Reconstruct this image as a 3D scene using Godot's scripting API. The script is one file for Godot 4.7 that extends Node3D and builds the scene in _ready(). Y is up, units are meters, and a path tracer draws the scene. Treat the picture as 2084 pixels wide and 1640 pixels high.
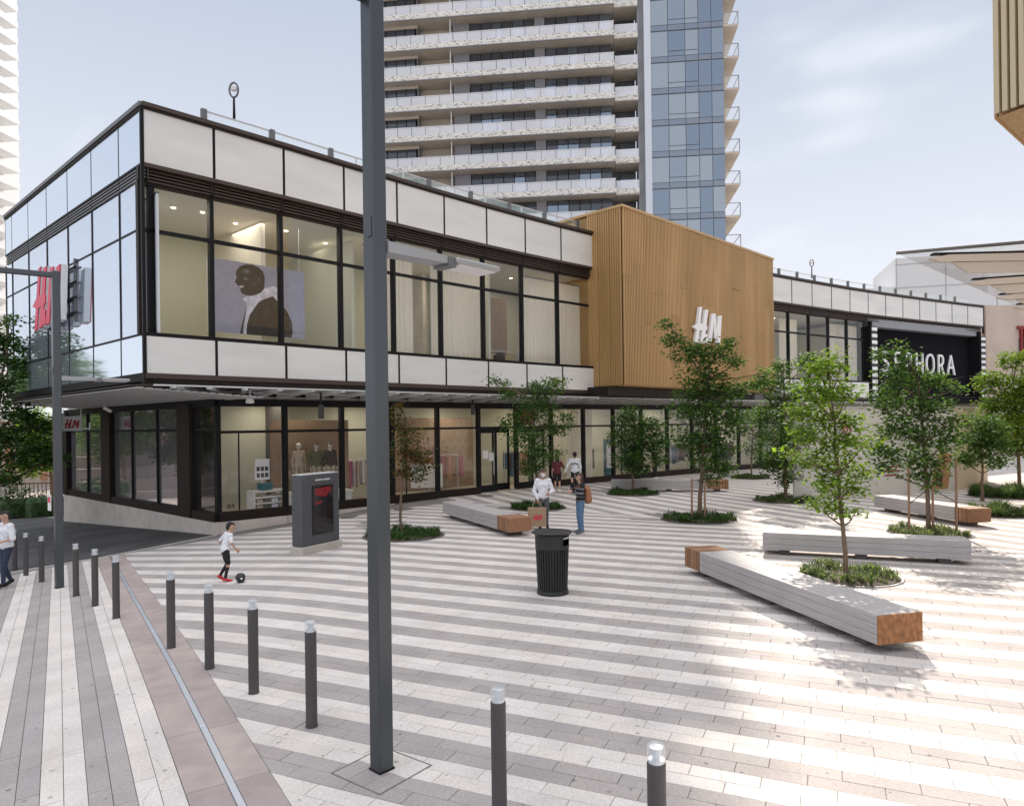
extends Node3D
# A shopping plaza: curved shop building on the left and behind, tower beyond it, striped paving, benches, young trees, people.
# Plan coordinates: X to the right, Z away from the photographer (metres); Godot's z is -Z.

const EYE := 3.0
const FOCAL := 1440.0      # pixels of the 2084 x 1640 photograph
const ROLL := 0.01307

var M := {}
var taken := {}
var unit_box := BoxMesh.new()
var unit_quad := QuadMesh.new()
var rng := RandomNumberGenerator.new()

# ------------------------------------------------------------------ mesh collector
class MB:
	var v := PackedVector3Array()
	var n := PackedVector3Array()
	var c := PackedColorArray()
	var uv := PackedVector2Array()
	var col := Color(1, 1, 1)
	func tri(a: Vector3, b: Vector3, d: Vector3, out: Vector3) -> void:
		if (d - a).cross(b - a).dot(out) < 0.0:
			v.append(a); v.append(d); v.append(b)
		else:
			v.append(a); v.append(b); v.append(d)
		for i in 3:
			n.append(out); c.append(col); uv.append(Vector2.ZERO)
	func tri3(a: Vector3, b: Vector3, d: Vector3, na: Vector3, nb: Vector3, nd: Vector3) -> void:
		if (d - a).cross(b - a).dot(na + nb + nd) < 0.0:
			v.append(a); v.append(d); v.append(b)
			n.append(na); n.append(nd); n.append(nb)
		else:
			v.append(a); v.append(b); v.append(d)
			n.append(na); n.append(nb); n.append(nd)
		for i in 3:
			c.append(col); uv.append(Vector2.ZERO)
	func quad(a: Vector3, b: Vector3, d: Vector3, e: Vector3, hint: Vector3) -> void:
		var g := (d - a).cross(b - a)
		if g.length_squared() < 1e-14:
			g = (e - a).cross(d - a)
		g = g.normalized()
		if g.dot(hint) < 0.0:
			g = -g
		tri(a, b, d, g); tri(a, d, e, g)
	func quad_uv(a: Vector3, b: Vector3, d: Vector3, e: Vector3, hint: Vector3) -> void:
		# a top left, b top right, d bottom right, e bottom left
		var g := (d - a).cross(b - a).normalized()
		if g.dot(hint) < 0.0:
			g = -g
		var ps := [a, b, d, a, d, e]
		var us := [Vector2(0, 0), Vector2(1, 0), Vector2(1, 1), Vector2(0, 0), Vector2(1, 1), Vector2(0, 1)]
		if (d - a).cross(b - a).dot(hint) < 0.0:
			ps = [a, d, b, a, e, d]
			us = [Vector2(0, 0), Vector2(1, 1), Vector2(1, 0), Vector2(0, 0), Vector2(0, 1), Vector2(1, 1)]
		for i in 6:
			v.append(ps[i]); uv.append(us[i]); n.append(g); c.append(col)
	func box(t: Transform3D, s: Vector3) -> void:
		var h := s * 0.5
		for ax in 3:
			for sg in [-1.0, 1.0]:
				var o := Vector3.ZERO; o[ax] = sg
				var u := Vector3.ZERO; u[(ax + 1) % 3] = 1
				var w := Vector3.ZERO; w[(ax + 2) % 3] = 1
				quad(t * ((o - u - w) * h), t * ((o + u - w) * h), t * ((o + u + w) * h), t * ((o - u + w) * h), t.basis * o)
	func cbox(t: Transform3D, s: Vector3, b: float) -> void:
		# a box with chamfered edges
		var h := s * 0.5
		for ax in 3:
			for sg in [-1.0, 1.0]:
				var o := Vector3.ZERO; o[ax] = sg
				var u := Vector3.ZERO; u[(ax + 1) % 3] = 1
				var w := Vector3.ZERO; w[(ax + 2) % 3] = 1
				var hu: float = h[(ax + 1) % 3] - b
				var hw: float = h[(ax + 2) % 3] - b
				var oc: Vector3 = o * h
				quad(t * (oc - u * hu - w * hw), t * (oc + u * hu - w * hw), t * (oc + u * hu + w * hw), t * (oc - u * hu + w * hw), t.basis * o)
		for ax in 3:
			var a1 := (ax + 1) % 3
			var a2 := (ax + 2) % 3
			for s1 in [-1.0, 1.0]:
				for s2 in [-1.0, 1.0]:
					var e1 := Vector3.ZERO; e1[a1] = s1 * h[a1]; e1[a2] = s2 * (h[a2] - b)
					var e2 := Vector3.ZERO; e2[a1] = s1 * (h[a1] - b); e2[a2] = s2 * h[a2]
					var l := Vector3.ZERO; l[ax] = h[ax] - b
					var o := Vector3.ZERO; o[a1] = s1; o[a2] = s2
					quad(t * (e1 - l), t * (e1 + l), t * (e2 + l), t * (e2 - l), t.basis * o)
		for sx in [-1.0, 1.0]:
			for sy in [-1.0, 1.0]:
				for sz in [-1.0, 1.0]:
					var k := Vector3(sx, sy, sz)
					var i := h - Vector3(b, b, b)
					tri(t * (k * Vector3(h.x, i.y, i.z)), t * (k * Vector3(i.x, h.y, i.z)), t * (k * Vector3(i.x, i.y, h.z)), (t.basis * k).normalized())
	func tube(p: Vector3, q: Vector3, r0: float, r1: float, seg := 8, caps := true) -> void:
		var d := (q - p).normalized()
		var s := d.cross(Vector3.UP if absf(d.y) < 0.9 else Vector3.RIGHT).normalized()
		var w := d.cross(s)
		for i in seg:
			var a := TAU * i / seg
			var b := TAU * (i + 1) / seg
			var da := s * cos(a) + w * sin(a)
			var db := s * cos(b) + w * sin(b)
			tri3(p + da * r0, p + db * r0, q + db * r1, da, db, db)
			tri3(p + da * r0, q + db * r1, q + da * r1, da, db, da)
			if caps:
				tri(p, p + da * r0, p + db * r0, -d)
				tri(q, q + da * r1, q + db * r1, d)
	func lathe(t: Transform3D, prof: Array, seg := 24) -> void:
		# prof: [radius, height] from bottom to top
		for k in prof.size() - 1:
			var r0: float = prof[k][0]
			var y0: float = prof[k][1]
			var r1: float = prof[k + 1][0]
			var y1: float = prof[k + 1][1]
			for i in seg:
				var a := TAU * i / seg
				var b := TAU * (i + 1) / seg
				var ca := Vector3(cos(a), 0, sin(a))
				var cb := Vector3(cos(b), 0, sin(b))
				var na := (ca * (y1 - y0) + Vector3.UP * (r0 - r1))
				var nb := (cb * (y1 - y0) + Vector3.UP * (r0 - r1))
				if na.length() < 1e-7:
					continue
				na = (t.basis * na).normalized(); nb = (t.basis * nb).normalized()
				var p0 := t * (ca * r0 + Vector3.UP * y0)
				var p1 := t * (cb * r0 + Vector3.UP * y0)
				var p2 := t * (cb * r1 + Vector3.UP * y1)
				var p3 := t * (ca * r1 + Vector3.UP * y1)
				if r0 > 1e-6:
					tri3(p0, p1, p2, na, nb, nb)
				if r1 > 1e-6:
					tri3(p0, p2, p3, na, nb, na)
	func prism(t: Transform3D, poly: PackedVector2Array, depth: float) -> void:
		# poly in t's x, y; from z = 0 (back) to depth (front)
		var ids := Geometry2D.triangulate_polygon(poly)
		var f := Vector3(0, 0, depth)
		for k in range(0, ids.size(), 3):
			var a := Vector3(poly[ids[k]].x, poly[ids[k]].y, 0)
			var b := Vector3(poly[ids[k + 1]].x, poly[ids[k + 1]].y, 0)
			var d := Vector3(poly[ids[k + 2]].x, poly[ids[k + 2]].y, 0)
			tri(t * (a + f), t * (b + f), t * (d + f), t.basis.z.normalized())
			tri(t * a, t * b, t * d, -t.basis.z.normalized())
		var cw := 1.0 if Geometry2D.is_polygon_clockwise(poly) else -1.0
		for k in poly.size():
			var p := poly[k]
			var q := poly[(k + 1) % poly.size()]
			var o := Vector3(-(q.y - p.y), q.x - p.x, 0) * cw
			quad(t * Vector3(p.x, p.y, 0), t * Vector3(q.x, q.y, 0), t * Vector3(q.x, q.y, depth), t * Vector3(p.x, p.y, depth), t.basis * o)
	func mesh() -> ArrayMesh:
		var a := []
		a.resize(Mesh.ARRAY_MAX)
		a[Mesh.ARRAY_VERTEX] = v
		a[Mesh.ARRAY_NORMAL] = n
		a[Mesh.ARRAY_COLOR] = c
		a[Mesh.ARRAY_TEX_UV] = uv
		var m := ArrayMesh.new()
		m.add_surface_from_arrays(Mesh.PRIMITIVE_TRIANGLES, a)
		return m

# ------------------------------------------------------------------ places
func P(x: float, z: float, y := 0.0) -> Vector3:
	return Vector3(x, y, -z)

func gh(x: float, _z := 0.0) -> float:
	# the plaza is level and falls gently towards the street on the left
	var t := -x - 4.2
	if t <= -1.0:
		return 0.0
	var f := t if t >= 1.0 else (t + 1.0) * (t + 1.0) * 0.25
	return -0.075 * minf(f, 24.0)

func G(x: float, z: float) -> Vector3:
	return Vector3(x, gh(x, z), -z)

func ray(px: float, py: float) -> Vector3:
	var u := (px - 1042.0) / FOCAL
	var w := (863.6 - py) / FOCAL
	return Vector3(u * cos(ROLL) + w * sin(ROLL), -u * sin(ROLL) + w * cos(ROLL), -1.0)

func on_ground(px: float, py: float, h := 0.0) -> Vector3:
	# where the sight line through a photo pixel meets the ground (raised by h)
	var r := ray(px, py)
	var p := Vector3(0, EYE, 0)
	var y := h
	for i in 12:
		var t := (y - EYE) / minf(r.y, -0.005)
		p = Vector3(0, EYE, 0) + r * t
		y = gh(p.x, -p.z) + h
	return Vector3(p.x, y, p.z)

func at_depth(px: float, py: float, z: float) -> Vector3:
	return Vector3(0, EYE, 0) + ray(px, py) * z

func frame(p: Vector3, q: Vector3, y := 0.0) -> Transform3D:
	# origin at p, x towards q, y up, z out of the wall (to the right of q seen from above)
	var x := Vector3(q.x - p.x, 0, q.z - p.z).normalized()
	return Transform3D(Basis(x, Vector3.UP, x.cross(Vector3.UP)), Vector3(p.x, y, p.z))

# ------------------------------------------------------------------ objects
func numbered(called: String) -> String:
	if not taken.has(called):
		taken[called] = 0
		return called
	taken[called] += 1
	return "%s_%03d" % [called, taken[called]]

func tag(o: Node3D, label: String, category: String, group := "") -> Node3D:
	o.set_meta("label", label)
	o.set_meta("category", category)
	if group:
		o.set_meta("group", group)
	return o

func thing(called: String, label: String, category: String, t := Transform3D(), group := "") -> Node3D:
	var o := Node3D.new()
	o.name = numbered(called)
	add_child(o)
	o.transform = t
	return tag(o, label, category, group)

func part(called: String, mesh: Mesh, m: Material, parent: Node3D, t := Transform3D()) -> MeshInstance3D:
	var o := MeshInstance3D.new()
	o.name = called
	o.mesh = mesh
	o.material_override = m
	o.transform = t
	parent.add_child(o, true)
	return o

func bx(called: String, m: Material, parent: Node3D, t: Transform3D, centre: Vector3, size: Vector3) -> MeshInstance3D:
	return part(called, unit_box, m, parent, Transform3D(t.basis * Basis.from_scale(size), t * centre))

func pane(called: String, m: Material, parent: Node3D, t: Transform3D, centre: Vector3, w: float, h: float) -> MeshInstance3D:
	return part(called, unit_quad, m, parent, Transform3D(t.basis * Basis.from_scale(Vector3(w, h, 1)), t * centre))

func structure(called: String, mesh: Mesh, m: Material) -> MeshInstance3D:
	var o := part(called, mesh, m, self)
	o.set_meta("kind", "structure")
	return o

# ------------------------------------------------------------------ materials
func lin(r: float, g: float, b: float, a := 1.0) -> Color:
	var k := Color(r, g, b).linear_to_srgb()
	k.a = a
	return k

func mat(r: float, g: float, b: float, rough := 0.7, metal := 0.0) -> StandardMaterial3D:
	var m := StandardMaterial3D.new()
	m.albedo_color = lin(r, g, b)
	m.roughness = rough
	m.metallic = metal
	return m

func glass(r: float, g: float, b: float, a: float, metal: float) -> StandardMaterial3D:
	var m := mat(r, g, b, 0.03, metal)
	m.albedo_color.a = a
	m.transparency = BaseMaterial3D.TRANSPARENCY_ALPHA
	m.cull_mode = BaseMaterial3D.CULL_DISABLED
	return m

func noise_tex(freq: float, lo: float, hi: float, size := 512, octaves := 4, kind := FastNoiseLite.TYPE_SIMPLEX_SMOOTH, sd := 1) -> ImageTexture:
	# a seamless grey noise between lo and hi (sRGB grey levels)
	var f := FastNoiseLite.new()
	f.noise_type = kind
	f.frequency = freq
	f.fractal_octaves = octaves
	f.seed = sd
	var im := f.get_seamless_image(size, size)
	im.convert(Image.FORMAT_RGB8)
	for y in size:
		for x in size:
			var g := lerpf(lo, hi, im.get_pixel(x, y).r)
			im.set_pixel(x, y, Color(g, g, g))
	return ImageTexture.create_from_image(im)

func tri_tex(m: StandardMaterial3D, tex: Texture2D, scale: Vector3, world := true) -> StandardMaterial3D:
	m.albedo_texture = tex
	m.uv1_triplanar = true
	m.uv1_world_triplanar = world
	m.uv1_scale = scale
	return m

func make_materials() -> void:
	var grain := noise_tex(0.05, 0.90, 1.0, 256, 5, FastNoiseLite.TYPE_SIMPLEX, 3)
	var blotch := noise_tex(0.012, 0.88, 1.0, 256, 5, FastNoiseLite.TYPE_SIMPLEX_SMOOTH, 7)
	var streak := noise_tex(0.04, 0.72, 1.0, 256, 4, FastNoiseLite.TYPE_SIMPLEX_SMOOTH, 9)
	var bump := noise_tex(0.09, 0.0, 1.0, 256, 4, FastNoiseLite.TYPE_SIMPLEX, 11)
	M.paver = tri_tex(mat(1, 1, 1, 0.82), grain, Vector3(1.7, 1.7, 1.7))
	M.paver.vertex_color_use_as_albedo = true
	M.paver.heightmap_enabled = true
	M.paver.heightmap_texture = bump
	M.paver.heightmap_scale = 0.12
	M.paver.metallic_specular = 0.35
	# stains, trodden-in dirt and gum on the paving
	var st := noise_tex(0.011, 0.925, 1.02, 512, 5, FastNoiseLite.TYPE_SIMPLEX_SMOOTH, 33).get_image()
	rng.seed = 90
	for i in 70:
		var cx := rng.randi_range(4, 507)
		var cy := rng.randi_range(4, 507)
		var r := rng.randi_range(1, 2)
		var g := rng.randf_range(0.68, 0.92)
		for y in range(-r, r + 1):
			for x in range(-r, r + 1):
				if x * x + y * y <= r * r:
					st.set_pixel(posmod(cx + x, 512), posmod(cy + y, 512), st.get_pixel(posmod(cx + x, 512), posmod(cy + y, 512)) * g)
	for i in 26:
		var p := Vector2(rng.randf() * 512.0, rng.randf() * 512.0)
		var d := Vector2.from_angle(rng.randf() * TAU)
		for j in rng.randi_range(20, 90):
			p += d * 1.0
			d = d.rotated(rng.randf_range(-0.15, 0.15))
			st.set_pixel(posmod(int(p.x), 512), posmod(int(p.y), 512), Color(0.86, 0.85, 0.84))
	var stain := ImageTexture.create_from_image(st)
	M.paver.detail_enabled = true
	M.paver.detail_albedo = stain
	M.paver.detail_blend_mode = BaseMaterial3D.BLEND_MODE_MUL
	M.paver.detail_uv_layer = BaseMaterial3D.DETAIL_UV_2
	M.paver.uv2_triplanar = true
	M.paver.uv2_world_triplanar = true
	M.paver.uv2_scale = Vector3(0.21, 0.21, 0.21)
	M.grout = mat(0.22, 0.205, 0.195, 0.95)
	M.town = mat(0.36, 0.345, 0.33, 0.95)
	M.asphalt = tri_tex(mat(0.095, 0.093, 0.096, 0.85), noise_tex(0.012, 0.7, 1.0, 256, 5, FastNoiseLite.TYPE_SIMPLEX_SMOOTH, 44), Vector3(0.13, 0.13, 0.13))
	M.asphalt.heightmap_enabled = true
	M.asphalt.heightmap_texture = bump
	M.asphalt.heightmap_scale = 0.5
	M.steel = mat(0.66, 0.69, 0.74, 0.38, 0.5)
	M.band = tri_tex(mat(0.42, 0.355, 0.335, 0.85), blotch, Vector3(0.55, 0.55, 0.55))
	M.kerb = tri_tex(mat(0.55, 0.52, 0.48, 0.85), grain, Vector3(1.1, 1.1, 1.1))
	M.brown = mat(0.024, 0.017, 0.014, 0.5, 0.1)
	M.brown.metallic_specular = 0.3
	M.dark = mat(0.011, 0.0105, 0.012, 0.5, 0.1)
	M.dark.metallic_specular = 0.3
	M.brown_mid = mat(0.058, 0.038, 0.030, 0.5, 0.15)
	M.panel = tri_tex(mat(0.80, 0.785, 0.755, 0.28), blotch, Vector3(0.06, 0.25, 0.06))
	M.panel_left = mat(0.74, 0.82, 0.92, 0.05, 0.8)
	M.glass = glass(0.16, 0.19, 0.16, 0.05, 0.0)
	M.glass_shop = glass(0.16, 0.18, 0.16, 0.04, 0.0)
	M.glass_side = glass(0.78, 0.87, 1.0, 0.04, 0.80)
	M.glass_rail = glass(0.62, 0.78, 0.74, 0.10, 0.05)
	M.glass_canopy = glass(0.85, 0.91, 0.90, 0.16, 0.0)
	M.cream = mat(0.54, 0.545, 0.44, 0.8)
	M.cream_floor = mat(0.45, 0.40, 0.33, 0.5)
	M.interior_white = mat(0.72, 0.70, 0.64, 0.8)
	M.wood_inside = tri_tex(mat(0.40, 0.27, 0.17, 0.6), streak, Vector3(3, 0.25, 3))
	M.curtain = mat(0.78, 0.74, 0.64, 0.9)
	M.curtain.backlight_enabled = true
	M.curtain.backlight = Color(0.55, 0.53, 0.48)
	M.curtain_blue = mat(0.70, 0.74, 0.78, 0.9)
	M.silver = mat(0.56, 0.56, 0.555, 0.42, 0.15)
	M.silver_dark = mat(0.16, 0.16, 0.165, 0.45, 0.4)
	M.gold = tri_tex(mat(0.56, 0.355, 0.155, 0.42, 0.3), blotch, Vector3(0.3, 0.04, 0.3))
	M.gold_b = tri_tex(mat(0.53, 0.335, 0.145, 0.44, 0.3), blotch, Vector3(0.3, 0.04, 0.3))
	M.gold_c = tri_tex(mat(0.60, 0.38, 0.17, 0.40, 0.3), blotch, Vector3(0.3, 0.04, 0.3))
	M.gold_dark = mat(0.46, 0.28, 0.115, 0.5, 0.3)
	M.white = mat(0.82, 0.81, 0.79, 0.5)
	M.sign_white = mat(0.86, 0.85, 0.85, 0.45)
	M.red = mat(0.72, 0.018, 0.075, 0.4)
	M.logo_red = mat(0.45, 0.02, 0.03, 0.5)
	M.black = mat(0.012, 0.012, 0.014, 0.35)
	M.sign_black = mat(0.013, 0.013, 0.016, 0.9)
	M.sign_black.metallic_specular = 0.15
	M.stone = tri_tex(mat(0.62, 0.56, 0.51, 0.8), blotch, Vector3(0.5, 0.5, 0.5))
	M.stone_b = tri_tex(mat(0.66, 0.59, 0.53, 0.8), blotch, Vector3(0.5, 0.5, 0.5))
	M.pole = mat(0.078, 0.086, 0.095, 0.28, 0.5)
	M.bollard = mat(0.075, 0.07, 0.072, 0.5, 0.25)
	M.acrylic = glass(0.9, 0.93, 0.95, 0.16, 0.02)
	M.lamp_face = mat(0.72, 0.70, 0.70, 0.4)
	M.lamp_body = mat(0.36, 0.36, 0.37, 0.4, 0.4)
	var soft := noise_tex(0.04, 0.86, 1.0, 256, 4, FastNoiseLite.TYPE_SIMPLEX_SMOOTH, 19)
	M.bench_grey = tri_tex(mat(0.48, 0.45, 0.445, 0.75), soft, Vector3(0.25, 4.5, 0.25), false)
	M.bench_grey.uv1_scale = Vector3(0.12, 2.4, 2.4)
	M.bench_wood = tri_tex(mat(0.40, 0.20, 0.105, 0.7), streak, Vector3(5, 0.5, 5), false)
	M.bench_wood_b = tri_tex(mat(0.33, 0.165, 0.085, 0.7), streak, Vector3(5, 0.5, 5), false)
	M.bench_end = tri_tex(mat(0.46, 0.20, 0.075, 0.75), noise_tex(0.03, 0.66, 1.0, 256, 5, FastNoiseLite.TYPE_SIMPLEX_SMOOTH, 21), Vector3(1.6, 1.0, 1.6), false)
	M.bench_foot = mat(0.10, 0.085, 0.08, 0.6)
	M.kiosk = mat(0.085, 0.088, 0.10, 0.4, 0.3)
	M.screen = mat(0.01, 0.008, 0.009, 0.08)
	M.screen_red = mat(0.20, 0.012, 0.016, 0.15)
	M.concrete = tri_tex(mat(0.50, 0.46, 0.41, 0.85), grain, Vector3(0.8, 0.8, 0.8))
	M.bin = mat(0.025, 0.024, 0.025, 0.45, 0.2)
	M.bark = tri_tex(mat(0.24, 0.165, 0.115, 0.9), streak, Vector3(2.5, 0.7, 2.5))
	M.stake = tri_tex(mat(0.40, 0.25, 0.16, 0.85), streak, Vector3(4, 0.6, 4))
	M.strap = mat(0.015, 0.015, 0.015, 0.7)
	M.soil = tri_tex(mat(0.10, 0.075, 0.055, 0.95), grain, Vector3(3, 3, 3))
	M.leaf = mat(1, 1, 1, 0.62)
	M.leaf.metallic_specular = 0.2
	M.leaf.vertex_color_use_as_albedo = true
	M.leaf.backlight_enabled = true
	M.leaf.backlight = Color(0.90, 0.95, 0.55)
	M.leaf.cull_mode = BaseMaterial3D.CULL_DISABLED
	M.tower_beige = tri_tex(mat(0.60, 0.54, 0.47, 0.8), blotch, Vector3(0.12, 0.12, 0.12))
	M.tower_white = mat(0.70, 0.70, 0.71, 0.6)
	M.tower_pier = mat(0.60, 0.64, 0.70, 0.5)
	M.tower_dark = mat(0.17, 0.175, 0.19, 0.3)
	M.tower_grey = mat(0.27, 0.27, 0.295, 0.6)
	M.tower_rail = glass(0.88, 0.88, 0.93, 0.66, 0.03)
	var speck := Image.create(256, 64, false, Image.FORMAT_RGB8)
	speck.fill(Color(0.93, 0.92, 0.90))
	rng.seed = 77
	for i in 300:
		var g := rng.randf_range(0.12, 0.6)
		speck.fill_rect(Rect2i(rng.randi_range(0, 250), rng.randi_range(0, 60), rng.randi_range(2, 6), rng.randi_range(1, 4)), Color(g, g, g))
	M.tower_fascia = tri_tex(mat(0.90, 0.89, 0.87, 0.7), ImageTexture.create_from_image(speck), Vector3(0.16, 1.3, 0.16))
	M.tower_window = mat(0.30, 0.35, 0.41, 0.06, 0.75)
	M.tower_window_b = mat(0.36, 0.40, 0.44, 0.07, 0.7)
	M.tower_window_c = mat(0.24, 0.29, 0.36, 0.05, 0.78)
	M.tower_spandrel = mat(0.25, 0.28, 0.33, 0.10, 0.75)
	M.beige_wall = tri_tex(mat(0.62, 0.50, 0.42, 0.8), blotch, Vector3(0.1, 0.1, 0.1))
	M.far_white = mat(0.66, 0.66, 0.67, 0.8)
	M.far_joint = mat(0.40, 0.41, 0.43, 0.8)
	M.ribs = mat(0.55, 0.455, 0.30, 0.5, 0.1)
	M.wood_soffit = tri_tex(mat(0.66, 0.43, 0.21, 0.6), streak, Vector3(0.6, 0.6, 2.2))
	M.beam = mat(0.62, 0.57, 0.51, 0.6)
	M.hoarding = mat(0.62, 0.62, 0.59, 0.7)
	M.hoarding_b = mat(0.66, 0.58, 0.44, 0.7)
	M.teal = mat(0.02, 0.13, 0.15, 0.5)
	M.card = mat(0.36, 0.25, 0.16, 0.85)
	M.skin = mat(0.48, 0.29, 0.21, 0.6)
	M.skin_dark = mat(0.36, 0.20, 0.14, 0.6)
	M.hair = mat(0.012, 0.009, 0.008, 0.7)
	M.hair_brown = mat(0.06, 0.028, 0.018, 0.6)
	M.cloth_white = mat(0.72, 0.72, 0.76, 0.9)
	M.cloth_black = mat(0.014, 0.014, 0.017, 0.85)
	M.cloth_grey = mat(0.10, 0.105, 0.12, 0.9)
	M.denim = mat(0.10, 0.17, 0.28, 0.9)
	M.denim_dark = mat(0.03, 0.04, 0.075, 0.9)
	M.burgundy = mat(0.11, 0.018, 0.03, 0.85)
	M.shoe_red = mat(0.55, 0.02, 0.03, 0.5)
	M.shoe_white = mat(0.75, 0.74, 0.72, 0.6)
	M.tan_bag = mat(0.33, 0.14, 0.07, 0.7)
	M.striped = mat(1, 1, 1, 0.9)
	M.striped.vertex_color_use_as_albedo = true
	M.rubber = mat(0.02, 0.02, 0.022, 0.45)
	M.mannequin = mat(0.55, 0.50, 0.42, 0.5)
	M.shirt_sand = mat(0.45, 0.38, 0.28, 0.9)
	M.shirt_olive = mat(0.09, 0.10, 0.06, 0.9)
	M.flower = mat(0.40, 0.09, 0.16, 0.8)
	M.orange = mat(0.46, 0.23, 0.12, 0.7)
	M.red_louvre = mat(0.25, 0.03, 0.022, 0.6)
	M.glow = mat(0.9, 0.85, 0.75, 0.4)
	M.glow.emission_enabled = true
	M.glow.emission = Color(1.0, 0.93, 0.8)
	M.glow.emission_energy_multiplier = 3.0
	M.sticker = mat(0.80, 0.80, 0.78, 0.6)
	M.print_grey = mat(0.06, 0.06, 0.07, 0.7)

# ------------------------------------------------------------------ camera, sky, sun
func make_view() -> void:
	var cam := Camera3D.new()
	cam.name = "camera"
	cam.projection = Camera3D.PROJECTION_FRUSTUM
	cam.near = 0.1
	cam.far = 900.0
	cam.size = 0.1 * 1640.0 / FOCAL
	cam.frustum_offset = Vector2(0, 0.1 * 43.6 / FOCAL)
	cam.transform = Transform3D(Basis(Vector3(0, 0, 1), -ROLL), Vector3(0, EYE, 0))
	add_child(cam)
	cam.current = true

	var az := deg_to_rad(18.0)
	var el := deg_to_rad(36.5)
	var to_sun := Vector3(sin(az) * cos(el), sin(el), -cos(az) * cos(el))
	var sun := DirectionalLight3D.new()
	sun.name = "sun"
	sun.light_color = Color(1.0, 0.955, 0.89)
	sun.light_energy = 1.25
	sun.light_angular_distance = 0.55
	sun.shadow_enabled = true
	sun.transform = Transform3D(Basis.looking_at(-to_sun), Vector3(0, 60, 0))
	add_child(sun)

	var w := 1024
	var h := 512
	var im := Image.create(w, h, false, Image.FORMAT_RGBF)
	var wisp := FastNoiseLite.new()
	wisp.seed = 5
	wisp.frequency = 1.5
	wisp.fractal_octaves = 5
	var big := FastNoiseLite.new()
	big.seed = 12
	big.frequency = 0.9
	big.fractal_octaves = 4
	for y in h:
		var e := (0.5 - (y + 0.5) / h) * PI
		for x in w:
			if e < -0.05:
				im.set_pixel(x, y, Color(0.36, 0.36, 0.37))
				continue
			var a := ((x + 0.5) / w - 0.5) * TAU
			var d := Vector3(sin(a) * cos(e), sin(e), -cos(a) * cos(e))
			var up := clampf(e / 1.1, 0.0, 1.0)
			var k := pow(1.0 - up, 1.7)
			var c := Vector3(0.175, 0.225, 0.325).lerp(Vector3(0.57, 0.58, 0.605), k)
			var ang := rad_to_deg(acos(clampf(d.dot(to_sun), -1.0, 1.0)))
			c += Vector3(1.0, 0.95, 0.86) * (0.22 * exp(-ang / 22.0))
			# thin cloud, drawn out along one direction
			var q := Vector3(d.x, d.y, d.z) / (d.y + 0.35)
			var s := Vector3(q.x * 0.8 + q.z * 0.5, 0, q.z * 1.9 - q.x * 1.1)
			var f := big.get_noise_3d(s.x, 0.3, s.z) * 0.6 + wisp.get_noise_3d(s.x * 1.4, 2.0, s.z * 1.4) * 0.55
			var fill_veil := smoothstep(0.42, 0.95, e)  # added bright cloud overhead, above the view, to fill the shaded ground
			var cl := clampf(smoothstep(0.12 - 0.57 * fill_veil, 0.75 - 0.55 * fill_veil, f) * (0.55 + 0.35 * fill_veil), 0.0, 1.0)
			c = c.lerp(Vector3(1.0, 1.0, 1.01) * (0.66 + 0.50 * fill_veil + 0.25 * exp(-ang / 30.0)), cl)
			im.set_pixel(x, y, Color(c.x, c.y, c.z))
	var pan := PanoramaSkyMaterial.new()
	pan.panorama = ImageTexture.create_from_image(im)
	var sky := Sky.new()
	sky.sky_material = pan
	var env := Environment.new()
	env.background_mode = Environment.BG_SKY
	env.sky = sky
	env.tonemap_mode = Environment.TONE_MAPPER_LINEAR
	env.tonemap_exposure = 1.85
	env.sdfgi_enabled = true
	env.ssao_enabled = true
	env.ssil_enabled = true
	var we := WorldEnvironment.new()
	we.name = "environment"
	we.environment = env
	add_child(we)

# ------------------------------------------------------------------ ground and paving
const BAND_A := Vector2(-2.59, 5.6)          # a point on the left edge of the pink band
const BAND_D := Vector2(-0.541, 0.841)       # its direction (X, Z)
const BAND_N := Vector2(0.841, 0.541)        # towards the plaza
const BAND_W := 0.68
const STRIPE_D := Vector2(-0.912, 0.410)
const STRIPE_N := Vector2(0.410, 0.912)
const FAR_D := Vector2(-0.400, 0.9165)
const FAR_N := Vector2(0.9165, 0.400)
const FOLD_P := Vector2(2.5, 24.0)           # where the paving turns
const FOLD_N := Vector2(0.67, 0.742)

func slab(mb: MB, poly: PackedVector2Array, top: float, deep: float) -> void:
	# a paving stone with a small chamfer: poly in plan, laid on the falling ground
	var n := poly.size()
	var mid := Vector2.ZERO
	for p in poly:
		mid += p / n
	var up := PackedVector3Array()
	var rim := PackedVector3Array()
	var low := PackedVector3Array()
	for p in poly:
		var i := p + (mid - p).normalized() * 0.004
		up.append(P(i.x, i.y, gh(i.x) + top))
		rim.append(P(p.x, p.y, gh(p.x) + top - 0.003))
		low.append(P(p.x, p.y, gh(p.x) + top - deep))
	for k in range(1, n - 1):
		mb.tri(up[0], up[k], up[k + 1], Vector3.UP)
	var m3 := P(mid.x, mid.y, 0)
	for k in n:
		var l := (k + 1) % n
		var o := ((rim[k] + rim[l]) * 0.5 - m3) * Vector3(1, 0, 1)
		mb.quad(up[k], up[l], rim[l], rim[k], o + Vector3.UP)
		mb.quad(rim[k], rim[l], low[l], low[k], o)

func stone_tone(dark: bool) -> Color:
	var t := rng.randf_range(0.955, 1.045)
	var w := rng.randf_range(-0.012, 0.012)
	if dark:
		return Color(0.465 * t + w * 0.5, 0.422 * t, 0.408 * t - w * 0.4)
	return Color(0.80 * t + w, 0.74 * t, 0.695 * t - w)

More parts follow.
